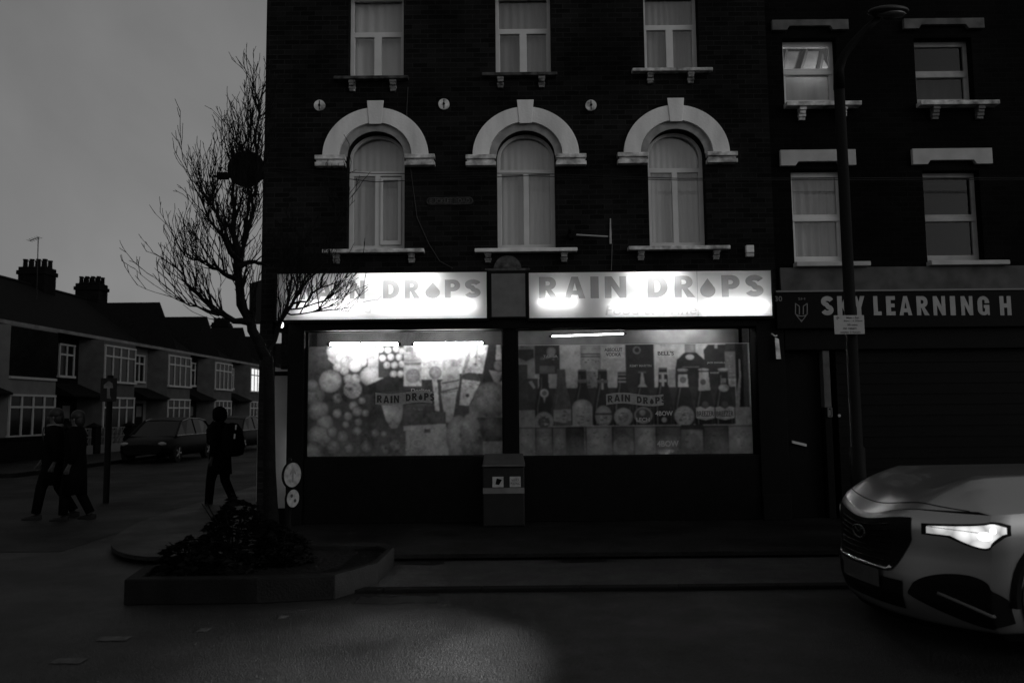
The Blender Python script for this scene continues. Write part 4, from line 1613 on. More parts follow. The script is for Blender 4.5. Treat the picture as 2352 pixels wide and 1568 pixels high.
m.box(at(500, 400, QY).x, at(524, 400, QY).x, QY - .06, QY + .06, ba.z - .05, ba.z + .06)
obj('bracket_arm', m, m_pole, sp)
x0, x1, z0, z1 = rect(575, 652, 618, 745, QY)
m = MB()
m.add([(x0, QY - .06, z0), (x1, QY - .06, z0), (x1, QY - .06, z1 + .1), (x0, QY - .06, z1), (x0, QY - .045, z0), (x1, QY - .045, z0), (x1, QY - .045, z1 + .1), (x0, QY - .045, z1)],
      [(0, 1, 2, 3), (4, 5, 6, 7), (0, 1, 5, 4), (1, 2, 6, 5), (2, 3, 7, 6), (3, 0, 4, 7)])
obj('plate_back', m, M('sign_back_grey', .035, .6, .2), sp)

# low post with two round signs turned to the right
bp_ = at(664, 1200, 9.6)
bs = thing('sign_bollard', 'short black post with two round white signs by the lit entrance', 'bollard', (bp_.x, 9.6, .095))
m = MB()
zt = at(664, 1058, 9.6).z
m.tube([(bp_.x, 9.6, .095), (bp_.x, 9.6, zt)], .03, 12)
m.lathe((bp_.x, 9.6, zt), [(.03, 0), (.028, .02), (.012, .04)], 12)
obj('post', m, m_pole, bs, smooth=False)
nrm = Vector((.90, -.44, 0)).normalized()
for (px, py, r_, lab) in ((672, 1090, .148, 'large'), (673, 1144, .106, 'small')):
    p = at(px, py, 9.5)
    m = MB()
    m.disc(p - nrm * .014, nrm, r_ * 1.12, .02, 32)
    bo = obj('sign_back', m, m_dark, bs)
    m = MB()
    m.disc(p, nrm, r_, .006, 32)
    obj('sign_disc', m, M('worn_sign_disc', .3, .6, .3, var=.35, vscale=16), bo)
    T = Matrix.Translation(p + nrm * .006) @ nrm.to_track_quat('Y', 'Z').to_matrix().to_4x4() @ Matrix.Rotation(math.pi, 4, 'Z')
    m = MB()
    if lab == 'small':
        m.prism(arc(-.03, .035, .022, .022, 0, 345, 14), [], -.002, 0, 0, T)
        m.prism(arc(.03, -.03, .022, .022, 0, 345, 14), [], -.002, 0, 0, T)
    else:
        m.prism([(-.012, -.09), (.012, -.09), (.012, .03), (.05, .0), (.05, .03), (0, .08), (-.05, .03), (-.05, .0), (-.012, .03)], [], -.002, 0, 0, T)
    obj('symbol', m, M('worn_symbol_%s' % lab, .2 if lab == 'large' else .06, .7, .2), bo, weld=False)
m = MB()
m.tube([(bp_.x, 9.6, at(664, 1090, 9.6).z), at(672, 1090, 9.5) - nrm * .03], .02, 8)
m.tube([(bp_.x, 9.6, at(664, 1144, 9.6).z), at(673, 1144, 9.5) - nrm * .03], .02, 8)
obj('bracket', m, m_pole, bs)

# post with an arrow sign across the side street
a0 = gnd(243, 1155, .0)
aroot = thing('arrow_sign_post', 'slim dark post with a rectangular arrow sign in the side street', 'sign post', (a0.x, a0.y, 0))
ax, ay = a0.x, a0.y
m = MB()
m.tube([(ax, ay, 0), (ax, ay, at(243, 862, ay).z)], .055, 12)
obj('pole', m, m_pole, aroot)
x0, x1, z0, z1 = rect(231, 868, 268, 922, ay - .07)
m = MB()
m.box(x0, x1, ay - .075, ay - .06, z0, z1)
po = obj('plate', m, M('dark_blue_plate', .012, .6, .2), aroot)
xm, w2, h2 = (x0 + x1) / 2, (x1 - x0), (z1 - z0)
m = MB()
m.prism([(xm - .025, z0 + .06), (xm + .06, z0 + .05), (xm + .03, z0 + .12), (xm + .025, z1 - .19), (xm + .09, z1 - .19), (xm + .07, z1 - .1), (xm, z1 - .05), (xm - .09, z1 - .13), (xm - .09, z1 - .19), (xm - .025, z1 - .19)], [], ay - .078, ay - .0755)
obj('arrow', m, M('worn_arrow', .13, .7, .2, var=.4, vscale=9), po)


# ================================================================== THE STREET TREE
def make_tree():
    rnd = random.Random(11)
    TY = 8.0
    base = at(625, 1268, TY)
    root = thing('street_tree', 'bare winter street tree rising from the corner planting bed', 'tree', (base.x, TY, PH - .06))
    P = lambda px, py, dy=0: at(px, py, TY + dy)
    mt = MB()
    base.z = PH - .1
    trunk = [base, P(622, 1200), P(619, 1080), P(618, 960), P(618, 880), P(614, 820)]
    mt.tube(trunk, [.125, .082, .064, .06, .058, .062], 12)
    obj('trunk', mt, m_bark, root, smooth=True)
    mb = MB()
    tw = MB()

    def limb(pts, r0, r1, n=7, dens=1.0, kids=True, up=.45):
        pts = [Vector(p) for p in pts]
        fine = []
        for i in range(len(pts) - 1):
            seg = max(2, int((pts[i + 1] - pts[i]).length / .09))
            for k in range(seg):
                t = k / seg
                q = pts[i].lerp(pts[i + 1], t)
                fine.append(q + Vector((rnd.gauss(0, .012), rnd.gauss(0, .012), rnd.gauss(0, .012))))
        fine.append(pts[-1])
        N = len(fine)
        rad = [r0 + (r1 - r0) * (i / (N - 1)) ** .8 for i in range(N)]
        mb.tube(fine, rad, n)
        if kids:
            for i in range(2, N):
                for _k in range(4):
                  if rnd.random() < .85 * dens:
                    d = (fine[i] - fine[i - 1]).normalized()
                    twig(fine[i], d, rnd.uniform(.2, .54) * (1 - .25 * i / N), max(.0075, rad[i] * .4), 0, up)

    def twig(p, d, L, r, depth, up):
        side = Vector((rnd.gauss(0, 1), rnd.gauss(0, .7), rnd.gauss(0, 1))).normalized()
        d = (d * .85 + side * .5 + Vector((0, 0, up))).normalized()
        n = max(3, int(L / .07))
        pts, rr = [p], [r]
        kids = []
        for i in range(n):
            d = (d + Vector((rnd.gauss(0, .075), rnd.gauss(0, .07), rnd.gauss(0, .075) + .05))).normalized()
            p = p + d * (L / n)
            pts.append(p)
            rr.append(max(.0026, r * (1 - .7 * (i + 1) / n)))
            if depth < 3 and i > 0 and rnd.random() < (.8, .7, .55)[depth]:
                kids.append((p, d, L * rnd.uniform(.4, .75), max(.004, rr[-1] * .75)))
        (mb if r > .01 else tw).tube(pts, rr, 4 if r < .01 else 6, cap=False)
        for k in kids:
            twig(k[0], k[1], k[2], k[3], depth + 1, up * .8)

    A = [P(614, 825), P(592, 780), P(572, 740, .05), P(556, 700, .05), P(548, 650, .1), P(545, 600, .1)]
    limb(A, .058, .042, 10, .5)
    limb([P(545, 600, .1), P(540, 540, .1), P(534, 470, .15), P(533, 400, .15), P(535, 345, .2)], .042, .006, 7, .9)
    limb([P(572, 742), P(530, 735, -.1), P(495, 715, -.2), P(470, 690, -.2), P(430, 650, -.3), P(405, 615, -.35)], .042, .008, 7, .9)
    limb([P(500, 722, -.2), P(450, 708, -.3), P(425, 695, -.4)], .018, .005, 6, .8, up=.3)
    limb([P(548, 640), P(500, 622, .2), P(455, 600, .3), P(425, 588, .4)], .036, .006, 7, 1.0)
    limb([P(546, 600), P(515, 560, -.2), P(480, 500, -.3), P(460, 455, -.4)], .034, .005, 7, .8)
    limb([P(545, 600), P(520, 540, .3), P(490, 470, .5), P(482, 410, .5)], .028, .005, 6, .8)
    limb([P(548, 615), P(575, 597, .1), P(592, 606, .1), P(618, 612, .1)], .034, .012, 7, .4)
    limb([P(546, 600, .1), P(566, 545, .3), P(580, 480, .4), P(588, 400, .4), P(591, 310, .5), P(594, 235, .5)], .03, .005, 6, .8)
    limb([P(560, 560, .5), P(572, 470, .7), P(570, 380, .8), P(577, 300, .8), P(588, 225, .9)], .022, .005, 6, .6)
    limb([P(612, 830), P(630, 780, .1), P(645, 735, .1), P(668, 700, .2), P(690, 665, .2), P(712, 640, .3)], .036, .008, 7, .9)
    limb([P(640, 745, -.1), P(662, 712, -.1), P(700, 706, -.2), P(745, 690, -.2), P(775, 668, -.2)], .014, .004, 6, .6, up=.3)
    limb([P(655, 720, -.2), P(690, 722, -.2), P(735, 712, -.3), P(770, 700, -.3)], .012, .004, 6, .5, up=.3)
    limb([P(655, 715, .1), P(664, 660, .2), P(668, 620, .2), P(672, 600, .2)], .016, .005, 6, .6, up=.3)
    limb([P(668, 700, -.1), P(705, 690, -.1), P(735, 660, -.2), P(752, 610, -.2), P(764, 545, -.2), P(770, 480, -.2)], .013, .003, 6, .28, up=.35)
    obj('branches', mb, m_bark, root, smooth=True, weld=False)
    obj('twigs', tw, m_bark, root, weld=False)


make_tree()


# ================================================================== THE TERRACE ACROSS THE SIDE STREET
HX = -18.0
m_house_frame = M('terrace_white_frame', .33, .6, .3, var=.1, vscale=6)
m_house_glass = M('terrace_window_glass', .006, .15, .25)


def sash(mb_f, mb_g, y0, y1, z0, z1, x, cols, rows, fw=.07):
    """window in a wall facing +x: white bars over dark glass"""
    mb_g.box(x - .03, x, y0, y1, z0, z1)
    mb_f.box(x - .02, x + .05, y0 - .05, y1 + .05, z1, z1 + .07)
    mb_f.box(x - .02, x + .09, y0 - .08, y1 + .08, z0 - .09, z0)
    for c_ in range(cols + 1):
        y = y0 + (y1 - y0) * c_ / cols
        mb_f.box(x - .015, x + .04, y - fw / 2, y + fw / 2, z0 + .001, z1 - .001)
    zr = z0 + (z1 - z0) * rows
    mb_f.box(x - .012, x + .045, y0, y1, zr - .035, zr + .035)


def house(Y0, label, upper='brick', gable=False, lit=False, chim=True, pots=4, plain=False):
    Wd = 6.0
    root = thing('terraced_house', label, 'house', (HX - 3, Y0 + 3, 0), 'houses across the side street')
    up = {'brick': m_brick3, 'white': m_render_w, 'grey': m_render}[upper]
    ya, yb = Y0 + 2.1, Y0 + 5.5
    bx = HX + .85
    m = MB()
    m.box(HX - 8, HX, Y0 + .002, Y0 + Wd - .002, 0, 4.88)
    obj('wall', m, [up], root)
    m = MB()
    m.prism([(ya, .1), (yb, .1), (yb, 4.75), (ya, 4.75)], [], 0, .55)
    vs = []
    for v in m.v:
        vs.append((HX + (.0 if v[1] == 0 else .85), v[0] + (0 if v[1] == 0 else (.35 if v[0] == ya else -.35)), v[2]))
    m.v = vs
    bo = obj('bay', m, m_render_w if plain else m_render, root)
    f, g = MB(), MB()
    if plain:
        g.box(bx - .01, bx + .03, ya + .36, yb - .36, 3.0, 4.7)
        f.box(bx + .001, bx + .06, ya + .36, yb - .36, 2.9, 2.98)
    else:
        sash(f, g, ya + .42, yb - .42, 3.05, 4.5, bx + .02, 4, .72)
    wo = obj('upper_bay_window', f, m_house_frame, root)
    obj('pane', g, m_brick3 if plain else (m_house_glass if not lit else emit_mat('added_bay_glow', 1.0)), wo)  # glowing pane added in place of a bright patch of unknown source
    f, g = MB(), MB()
    sash(f, g, ya + .42, yb - .42, .95, 2.3, bx + .02, 4, .72)
    wo = obj('lower_bay_window', f, m_house_frame, root)
    obj('pane', g, m_house_glass, wo)
    f, g = MB(), MB()
    sash(f, g, Y0 + .7, Y0 + 1.7, 3.2, 4.4, HX + .02, 2, .7)
    wo = obj('small_upper_window', f, m_house_frame, root)
    obj('pane', g, m_house_glass, wo)
    m = MB()
    m.box(HX + .01, HX + .05, Y0 + .8, Y0 + 1.7, .1, 2.15)
    do = obj('door', m, m_dark, root)
    m = MB()
    m.box(HX + .052, HX + .07, Y0 + 1.0, Y0 + 1.5, 1.5, 2.0)
    obj('door_glass', m, M('door_light', .1, .3, .4), do)
    m = MB()
    m.add([(HX, Y0 + .1, 2.9), (HX, Y0 + 2.5, 2.9), (HX + 1.0, Y0 + 2.5, 2.4), (HX + 1.0, Y0 + .1, 2.4), (HX, Y0 + .1, 2.45), (HX, Y0 + 2.5, 2.45), (HX + 1.0, Y0 + 2.5, 2.33), (HX + 1.0, Y0 + .1, 2.33)],
          [(0, 1, 2, 3), (4, 5, 6, 7), (0, 1, 5, 4), (1, 2, 6, 5), (2, 3, 7, 6), (3, 0, 4, 7)])
    obj('porch_canopy', m, m_roof, root)
    m = MB()
    m.tube([(HX + .06, Y0 + 5.85, .1), (HX + .06, Y0 + 5.85, 4.75)], .05, 6)
    obj('downpipe', m, m_dark, root)
    # roof
    m = MB()
    e, rdg = HX + .45, HX - 4
    ez, rz = 4.9, 7.55
    m.add([(e, Y0 + .001, ez), (e, Y0 + Wd - .001, ez), (rdg, Y0 + Wd - .001, rz), (rdg, Y0 + .001, rz), (HX - 8.4, Y0 + .001, ez), (HX - 8.4, Y0 + Wd - .001, ez)],
          [(0, 1, 2, 3), (3, 2, 5, 4), (0, 3, 4), (1, 5, 2), (0, 4, 5, 1)])
    m.tube([(rdg, Y0 + .001, rz), (rdg, Y0 + Wd - .001, rz)], .1, 6)
    if gable:
        yc = (ya + yb) / 2 - 1.0
        ya, yb = yc - 2.2, yc + 2.2
        m.add([(HX + .2, ya, 4.9), (HX + .2, yb, 4.9), (HX + .2, yc, 7.25), (rdg + .3, yc, 7.25), (HX - .5, ya, 4.92), (HX - .5, yb, 4.92)],
              [(0, 1, 2), (0, 2, 3, 4), (1, 5, 3, 2), (0, 4, 5, 1)])
    ro = obj('roof', m, m_roof, root, weld=False)
    m = MB()
    m.box(e - .03, e + .07, Y0, Y0 + Wd - .003, 4.80, 4.93)
    obj('gutter', m, M('white_gutter', .14, .7, .2, var=.3, vscale=3), ro)
    if chim:
        cy_ = Y0 + 4.0 + (1.5 if upper == 'brick' else .1)
        m = MB()
        m.box(rdg - .62, rdg + .62, cy_ - .45, cy_ + .45, 7.1, 8.42)
        m.box(rdg - .68, rdg + .68, cy_ - .51, cy_ + .51, 8.05, 8.25)
        co = obj('chimney', m, m_brick3, ro, bevel=.03)
        m = MB()
        for k in range(pots):
            for q in (-.2, .2):
                m.lathe((rdg - .45 + .9 * k / max(1, pots - 1), cy_ + q, 8.42), [(.12, 0), (.10, .05), (.09, .32), (.11, .33), (.11, .38)], 10)
        obj('chimney_pots', m, m_brick3, ro)
    return root


labels = [('first terraced house at the left edge, pale render beside a dark canopy', 'white', False, False, True),
          ('dark brick terraced house behind the white pierced garden wall', 'brick', False, False, True),
          ('terraced house with a five light bay behind the parked hatchback', 'white', True, False, False),
          ('gabled terraced house next beyond the bay behind the parked cars', 'brick', True, False, True),
          ('distant gabled house with an added glow in the upstairs bay beside the tree trunk', 'grey', True, True, False),
          ('distant gabled house with a chimney, mostly hidden by the tree trunk', 'white', True, False, True),
          ('farthest dark gabled house but one, mostly hidden by branches', 'brick', True, False, False),
          ('farthest pale house at the end of the side street', 'white', True, False, False)]
for i, (lab, up, gb, lit, ch) in enumerate(labels):
    h = house(29.6 - 6 + i * 6, lab, up, gb, lit, i in (1, 2, 5), 4, i == 0)
# aerial on the first chimney
a_ = at(85, 648, 32.5)
ar = thing('television_aerial', 'thin television aerial beside the chimney at the left edge', 'aerial', (a_.x, 32.5, a_.z))
m = MB()
m.tube([at(84, 690, 32.5), at(88, 545, 32.5)], .02, 5)
obj('mast', m, m_cable, ar)
m = MB()
m.tube([at(68, 553, 32.5), at(90, 545, 32.5)], .016, 5)
for k in range(5):
    p = at(68, 553, 32.5).lerp(at(90, 545, 32.5), k / 4)
    m.tube([p + Vector((0, -.2, 0)), p + Vector((0, .2, 0))], .01, 4)
obj('antenna', m, m_cable, ar)

# white pierced garden wall
g0, g1 = gnd(207, 1047), gnd(305, 1037)
gx = -16.45
gy0, gy1 = 28.6, 32.6
gw = thing('garden_wall', 'low white garden wall with pierced screen blocks in front of the brick house', 'wall', (gx, (gy0 + gy1) / 2, .11))
m = MB()
m.box(gx - .12, gx + .12, gy0, gy1, .11, .45)
obj('plinth', m, m_render_w, gw)
m = MB()
bs_ = .33
yy = gy0
while yy < gy1 - .05:
    for r_ in range(2):
        z = .45 + r_ * bs_
        m.box(gx - .05, gx + .05, yy, yy + .045, z, z + bs_)
        m.box(gx - .05, gx + .05, yy + .045, yy + bs_, z + bs_ - .045, z + bs_ - .001)
        m.tube([(gx, yy + .05, z + .02), (gx, yy + bs_ - .01, z + bs_ - .05)], .024, 4)
        m.tube([(gx, yy + .05, z + bs_ - .05), (gx, yy + bs_ - .01, z + .02)], .024, 4)
    yy += bs_
obj('screen_blocks', m, m_render_w, gw)
for k, (yy, lab) in enumerate(((28.3, 'near dark gate pier at the left end of the pierced wall'), (30.2, 'dark gate pier between two runs of pierced wall'), (33.0, 'dark gate pier at the far end of the pierced wall'))):
    pr = thing('gate_pier', lab, 'pier', (gx, yy, .11), 'gate piers along the garden wall')
    m = MB()
    m.box(gx - .18, gx + .2, yy - .2, yy + .2, .11, 1.15)
    obj('shaft', m, m_brick3, pr)
    m = MB()
    m.add([(gx - .24, yy - .26, 1.15), (gx + .26, yy - .26, 1.15), (gx + .26, yy + .26, 1.15), (gx - .24, yy + .26, 1.15), (gx + .01, yy, 1.32)], [(0, 1, 2, 3), (0, 1, 4), (1, 2, 4), (2, 3, 4), (3, 0, 4)])
    obj('cap', m, m_brick3, pr)
for k, (yy, ln_, lab) in enumerate(((25.5, 4.6, 'low dark brick garden wall before the left edge house'), (37.5, 6.0, 'low dark brick garden wall behind the parked cars'), (50, 16, 'long low brick garden wall far down the side street'))):
    m = MB()
    m.box(gx - .11, gx + .11, yy - ln_ / 2, yy + ln_ / 2, .11, .85)
    m.box(gx - .14, gx + .14, yy - ln_ / 2, yy + ln_ / 2, .852, .92)
    tag(obj('garden_wall', m, m_brick3), lab, 'wall')


# ================================================================== CARS
def parked_car(label, X, Y, heading=1):
    """dark hatchback standing along the kerb, nose towards +y when heading is 1"""
    root = thing('parked_car', label, 'car', (X, Y, 0), 'cars parked in the side street')
    paint = M('dark_car_paint', .002, .5, .1)
    glass = M('car_glass', .005, .2, .2)
    st = [(-2.05, .62, .35, .62), (-2.0, .78, .25, .8), (-1.6, .86, .2, .9), (-1.0, .88, .2, .92), (0, .89, .2, .92), (.9, .88, .2, .9), (1.4, .87, .2, .84), (1.85, .8, .22, .74), (2.05, .62, .3, .6)]
    P_ = []
    for (s_, hw_, zb, zt_) in st:
        P_.append([(X + a * hw_, Y + heading * s_, z) for a, z in ((-.75, zb), (-1, zb + .12), (-1.02, .55), (-.97, zt_ - .06), (-.85, zt_), (-.4, zt_ + .02), (0, zt_ + .03), (.4, zt_ + .02), (.85, zt_), (.97, zt_ - .06), (1.02, .55), (1, zb + .12), (.75, zb))])
    m = MB()
    m.grid(P_)
    m.add(P_[0], [tuple(range(13))])
    m.add(P_[-1], [tuple(range(13))])
    obj('body', m, paint, root, smooth=True)
    gst = [(-1.95, .60, .88), (-1.55, .62, 1.36), (-.9, .64, 1.47), (0, .64, 1.48), (.55, .62, 1.38), (1.3, .66, .88)]
    P_ = [[(X + a * (.8 if z > .9 else hw_ + .14) * k_, Y + heading * s_, zz_) for a, k_, zz_ in ((-1, 1.02, .86), (-hw_ / .8, 1, z), (0, 1, z + (.02 if z > .9 else 0)), (hw_ / .8, 1, z), (1, 1.02, .86))] for (s_, hw_, z) in gst]
    m = MB()
    m.grid(P_)
    obj('cabin_glass', m, glass, root, smooth=False, weld=False)
    P_ = [[(X + a * hw_ * .98, Y + heading * s_, z + .012 + .03 * (1 - a * a)) for a in (-1, -.5, 0, .5, 1)] for (s_, hw_, z) in gst[1:5]]
    m = MB()
    m.grid(P_)
    for sgn in (-1, 1):
        for (s_, s2, z, z2) in ((-1.95, -1.55, .88, 1.37), (1.3, .55, .88, 1.39), (-.35, -.3, .88, 1.48)):
            m.tube([(X + sgn * .80, Y + heading * s_, z), (X + sgn * .63, Y + heading * s2, z2)], .035, 6)
    obj('roof', m, paint, root, weld=False)
    m = MB()
    for sgn in (-1, 1):
        m.tube([(X + sgn * .82, Y + heading * s_, .9) for s_ in (-1.85, 0, 1.25)], .014, 5)
        m.tube([(X + sgn * .66, Y + heading * s_, z) for s_, z in ((-1.5, 1.38), (-.9, 1.46), (0, 1.47), (.5, 1.39))], .014, 5)
    obj('window_trim', m, M('bright_trim', .4, .3, .5, metal=.6), root)
    for sx in (-1, 1):
        for sy in (-1.28, 1.3):
            m = MB()
            m.tube([(X + sx * .70, Y + heading * sy, .31), (X + sx * .90, Y + heading * sy, .31)], .31, 22)
            wo = obj('wheel', m, M('tyre_rubber', .008, .8, .2), root)
            m = MB()
            for k in range(5):
                a = k * 6.283 / 5
                m.tube([(X + sx * .912, Y + heading * sy, .31), (X + sx * .905, Y + heading * sy + .19 * math.cos(a), .31 + .19 * math.sin(a))], .028, 5)
            m.disc((X + sx * .905, Y + heading * sy, .31), (1, 0, 0), .06, .03, 12)
            obj('rim', m, m_grey, wo)
    for sx in (-1, 1):
        m = MB()
        m.ell((X + sx * .62, Y + heading * 1.94, .64), .15, .08, .07, 8)
        obj('headlight', m, M('unlit_lamp', .2, .2, .5), root, smooth=True)
        m = MB()
        m.ell((X + sx * .66, Y - heading * 1.97, .76), .12, .07, .09, 8)
        obj('tail_light', m, M('dull_tail_lamp', .04, .2, .5), root, smooth=True)
    m = MB()
    m.box(X - .26, X + .26, Y - heading * 2.075 - .01, Y - heading * 2.075 + .01, .5, .61)
    obj('number_plate', m, M('plate_grey', .1, .5, .3), root)
    return root


c1 = at(385, 1060, 26.5)
parked_car('dark hatchback parked by the far kerb behind the walking person', -12.3, 27.6, -1)
parked_car('second dark car parked beyond the hatchback near the tree', -12.3, 34.0, -1)
parked_car('dark car parked far down the side street behind the trunk', -12.3, 46.0, -1)


def silver_car():
    N = at(1921, 1166, 6.35)
    phi = R(4.0)
    bk, lt = Vector((math.cos(phi), math.sin(phi), 0)), Vector((math.sin(phi), -math.cos(phi), 0))
    O = Vector((N.x, 6.35, 0)) + lt * .32                       # far end of the grille is what shows at the nose
    def C(s, l, z):
        q = min(1, abs(l) / .55)
        dip = .075 * (1 - q * q * (3 - 2 * q)) * min(1, max(0, (z - .5) / .3)) * min(1, max(0, 1 - s / .8))
        return O + bk * s + lt * l + Vector((0, 0, (z - dip) * 1.15))
    root = thing('silver_car', 'silver car with lit headlamp driving in from the right', 'car', C(2.1, 0, 0))
    root.rotation_euler = (0, 0, 0)
    HW = .90
    sn = lambda l: .40 * (abs(l) / HW) ** 2.4
    paint = M('silver_car_paint', .33, .3, .5, metal=.85)
    black = M('car_black_trim', .003, .45, .1)
    chrome = M('car_chrome', .5, .15, .5, metal=1.0)

    def per(t, d=0.0, lw=0.0):
        """outline in plan: t from 0 at the nose centre to 1 at the front corner, then back along the flank to 5"""
        if t <= 1:
            l = (HW - lw) * math.sin(t * math.pi / 2) ** .92
            return sn(l / (HW - lw) * HW) + d, l
        u = (t - 1) / 4
        s_ = .40 + d + (4.78 - .40 - 2 * d) * u
        l = (HW - lw) * (1 + .03 * math.sin(math.pi * min(1, u * 1.3))) * (1 - .12 * max(0, u - .85) / .15)
        return s_, l
    ts = [i / 16 for i in range(17)] + [1 + 4 * i / 30 for i in range(1, 31)]
    zprof = [(.11, .13, .05), (.17, .05, .02), (.28, .01, .01), (.42, .015, .0), (.52, .03, .0), (.60, .035, -.005), (.68, .03, -.005), (.74, .035, .0), (.78, .05, .012), (.81, .075, .03)]
    m = MB()
    for sg in (-1, 1):
        G = []
        for (z, d, lw) in zprof:
            row = []
            for t in ts:
                s_, l = per(t, d, lw)
                zz = z + (.10 * min(1, max(0, t - 1) / 2.2) * max(0, (z - .4) / .4) if t > 1 else 0)
                row.append(C(s_, sg * l, zz))
            G.append(row)
        m.grid(G)
    # tail panel
    G = [[C(*((per(5, d, lw)[0], k * per(5, d, lw)[1])), z + .1 * max(0, (z - .4) / .4)) for k in (-1, -.5, 0, .5, 1)] for (z, d, lw) in zprof]
    m.grid(G)
    obj('body', m, paint, root, smooth=True, weld=False)

    def hood_z(s_, l):
        d = max(0, min(s_ - sn(l) - .075, (HW - .03 - abs(l)) * 1.25))
        return .81 + .225 * (1 - math.exp(-d / .34)) + .035 * math.exp(-((abs(l) - .5) / .09) ** 2) * min(1, d / .5) - .01
    G = []
    for i in range(33):
        u = -1 + 2 * i / 32
        l = (HW - .03) * math.sin(u * math.pi / 2) ** 1 if False else (HW - .03) * u
        row = []
        s0 = sn(l / (HW - .03) * HW) + .075
        for k in range(21):
            s_ = s0 + (2.22 - s0) * (k / 20) ** 1.6
            row.append(C(s_, l, hood_z(s_, l) + .01))
        G.append(row)
    m = MB()
    m.grid(G)
    bo = obj('bonnet', m, paint, root, smooth=True, weld=False)
    pn = paint.node_tree.nodes['Principled BSDF']
    pn.inputs['Coat Weight'].default_value = .5
    pn.inputs['Coat Roughness'].default_value = .06
    # shut line across the nose of the bonnet
    m = MB()
    pts = []
    for i in range(41):
        l = -.78 + 1.56 * i / 40
        s_ = sn(l) + .17 - .07 * (abs(l) / .78) ** 1.5
        pts.append(C(s_, l, hood_z(s_, l) + .0105))
    m.tube(pts, .004, 5)
    obj('shut_line', m, black, bo)
    # cabin and deck
    st = [(2.2, .80, .80, 1.0), (2.8, .62, .86, 1.40), (3.1, .62, .88, 1.44), (3.9, .60, .88, 1.38), (4.55, .62, .84, 1.02)]
    m = MB()
    m.grid([[C(s_, k * (wl if j in (0, 4) else wt), z if 0 < j < 4 else .92) for j, k in enumerate((-1, -1, 0, 1, 1))] for (s_, wt, wl, z) in st])
    obj('cabin_glass', m, M('car_window_glass', .006, .15, .25), root, weld=False)
    m = MB()
    m.grid([[C(s_, k * wt * .99, z + .012 + .03 * (1 - k * k)) for k in (-1, -.5, 0, .5, 1)] for (s_, wt, wl, z) in st[1:4]])
    m.grid([[C(4.55, k * .8, 1.0) for k in (-1, 0, 1)], [C(4.72, k * .8, .92) for k in (-1, 0, 1)]])
    for sg in (-1, 1):
        m.tube([C(2.2, sg * .8, .98), C(2.8, sg * .62, 1.41)], .04, 6)
        m.tube([C(3.35, sg * .86, .98), C(3.25, sg * .62, 1.43)], .04, 6)
        m.grid([[C(s_, sg * (HW - .03), .9 if s_ > 1.6 else .81 + .06 * (s_ - 1) / .6) for s_ in (2.15, 2.4, 3, 4, 4.55)], [C(s_, sg * .78, 1.0) for s_ in (2.15, 2.4, 3, 4, 4.55)]])
    obj('roof', m, paint, root, smooth=True, weld=False)

    def patch(name, mat, t0, t1, z0, z1, off, sides=(1,), nt=16, nz=6, par=root, shape=None, smooth=True):
        m = MB()
        for sg in sides:
            G = []
            for j in range(nz + 1):
                row = []
                for i in range(nt + 1):
                    u, v = i / nt, j / nz
                    t = t0 + (t1 - t0) * u
                    za, zb = (z0, z1) if shape is None else shape(u)
                    z = za + (zb - za) * v
                    d = np.interp(z, [p[0] for p in zprof], [p[1] for p in zprof])
                    lw = np.interp(z, [p[0] for p in zprof], [p[2] for p in zprof])
                    s_, l = per(t, d, lw)
                    s2, l2 = per(t + .01, d, lw)
                    nx = Vector((-(l2 - l), (s2 - s_))).normalized()
                    row.append(C(s_ + nx.x * off, sg * (l + nx.y * off), z))
                G.append(row)
            m.grid(G)
        return obj(name, m, mat, par, smooth=smooth, weld=False)

    # grille: dark shield with a bright lower wing
    tg = lambda l: (math.asin(min(1, (l / HW) ** (1 / .92))) / (math.pi / 2))
    gt = tg(.50)
    go = patch('grille', black, 0, gt, .45, .77, .006, (-1, 1), shape=lambda u: (.43 + .20 * max(0, (u - .68) / .32) ** 1.2, .775 - .01 * u))
    m = MB()
    for sg in (-1, 1):
        pts = []
        for i in range(25):
            u = i / 24
            l = .355 * u
            z = .425 + .215 * max(0, (l - .33) / .17) ** 1.2
            d = np.interp(z, [p[0] for p in zprof], [p[1] for p in zprof])
            pts.append(C(sn(l) + d - .012, sg * l, z))
        m.tube(pts, .016, 8)
    obj('grille_wing', m, chrome, go, smooth=True)
    m = MB()
    for k in range(7):
        z = .47 + k * .042
        lm = .34
        d = np.interp(z, [p[0] for p in zprof], [p[1] for p in zprof])
        m.tube([C(sn(l) + d - .008, l, z) for l in np.linspace(-lm, lm, 13)], .005, 4)
    obj('grille_bars', m, M('grille_bar', .003, .6, .05), go)
    d = .03
    m = MB()
    ring = [C(sn(0) + d - .02, .085 * math.cos(a), .655 + .055 * math.sin(a)) for a in np.linspace(0, 6.283, 33)]
    m.tube(ring, .007, 6)
    m.tube([C(sn(0) + d - .02, .05 * k, .66 + .022 * abs(k) - .012 * (1 - abs(k))) for k in (-1, -.5, 0, .5, 1)], .006, 6)
    obj('badge', m, M('dull_badge', .06, .3, .5, metal=.6), go, smooth=True)
    m = MB()
    G = [[C(sn(l) - .012, l, z) for l in np.linspace(-.26, .26, 9)] for z in (.30, .41)]
    m.grid(G)
    obj('number_plate', m, M('unlit_number_plate', .05, .4, .3), root, weld=False)
    # headlamps
    glow = emit_mat('headlamp_reflector', 1.0)
    nt = glow.node_tree
    tcn, nz_, mr_ = nt.nodes.new('ShaderNodeTexCoord'), nt.nodes.new('ShaderNodeTexVoronoi'), nt.nodes.new('ShaderNodeMapRange')
    nz_.inputs['Scale'].default_value = 9
    mr_.inputs['From Max'].default_value = .7
    mr_.inputs['To Min'].default_value = 1.5
    mr_.inputs['To Max'].default_value = .35
    nt.links.new(tcn.outputs['Object'], nz_.inputs['Vector'])
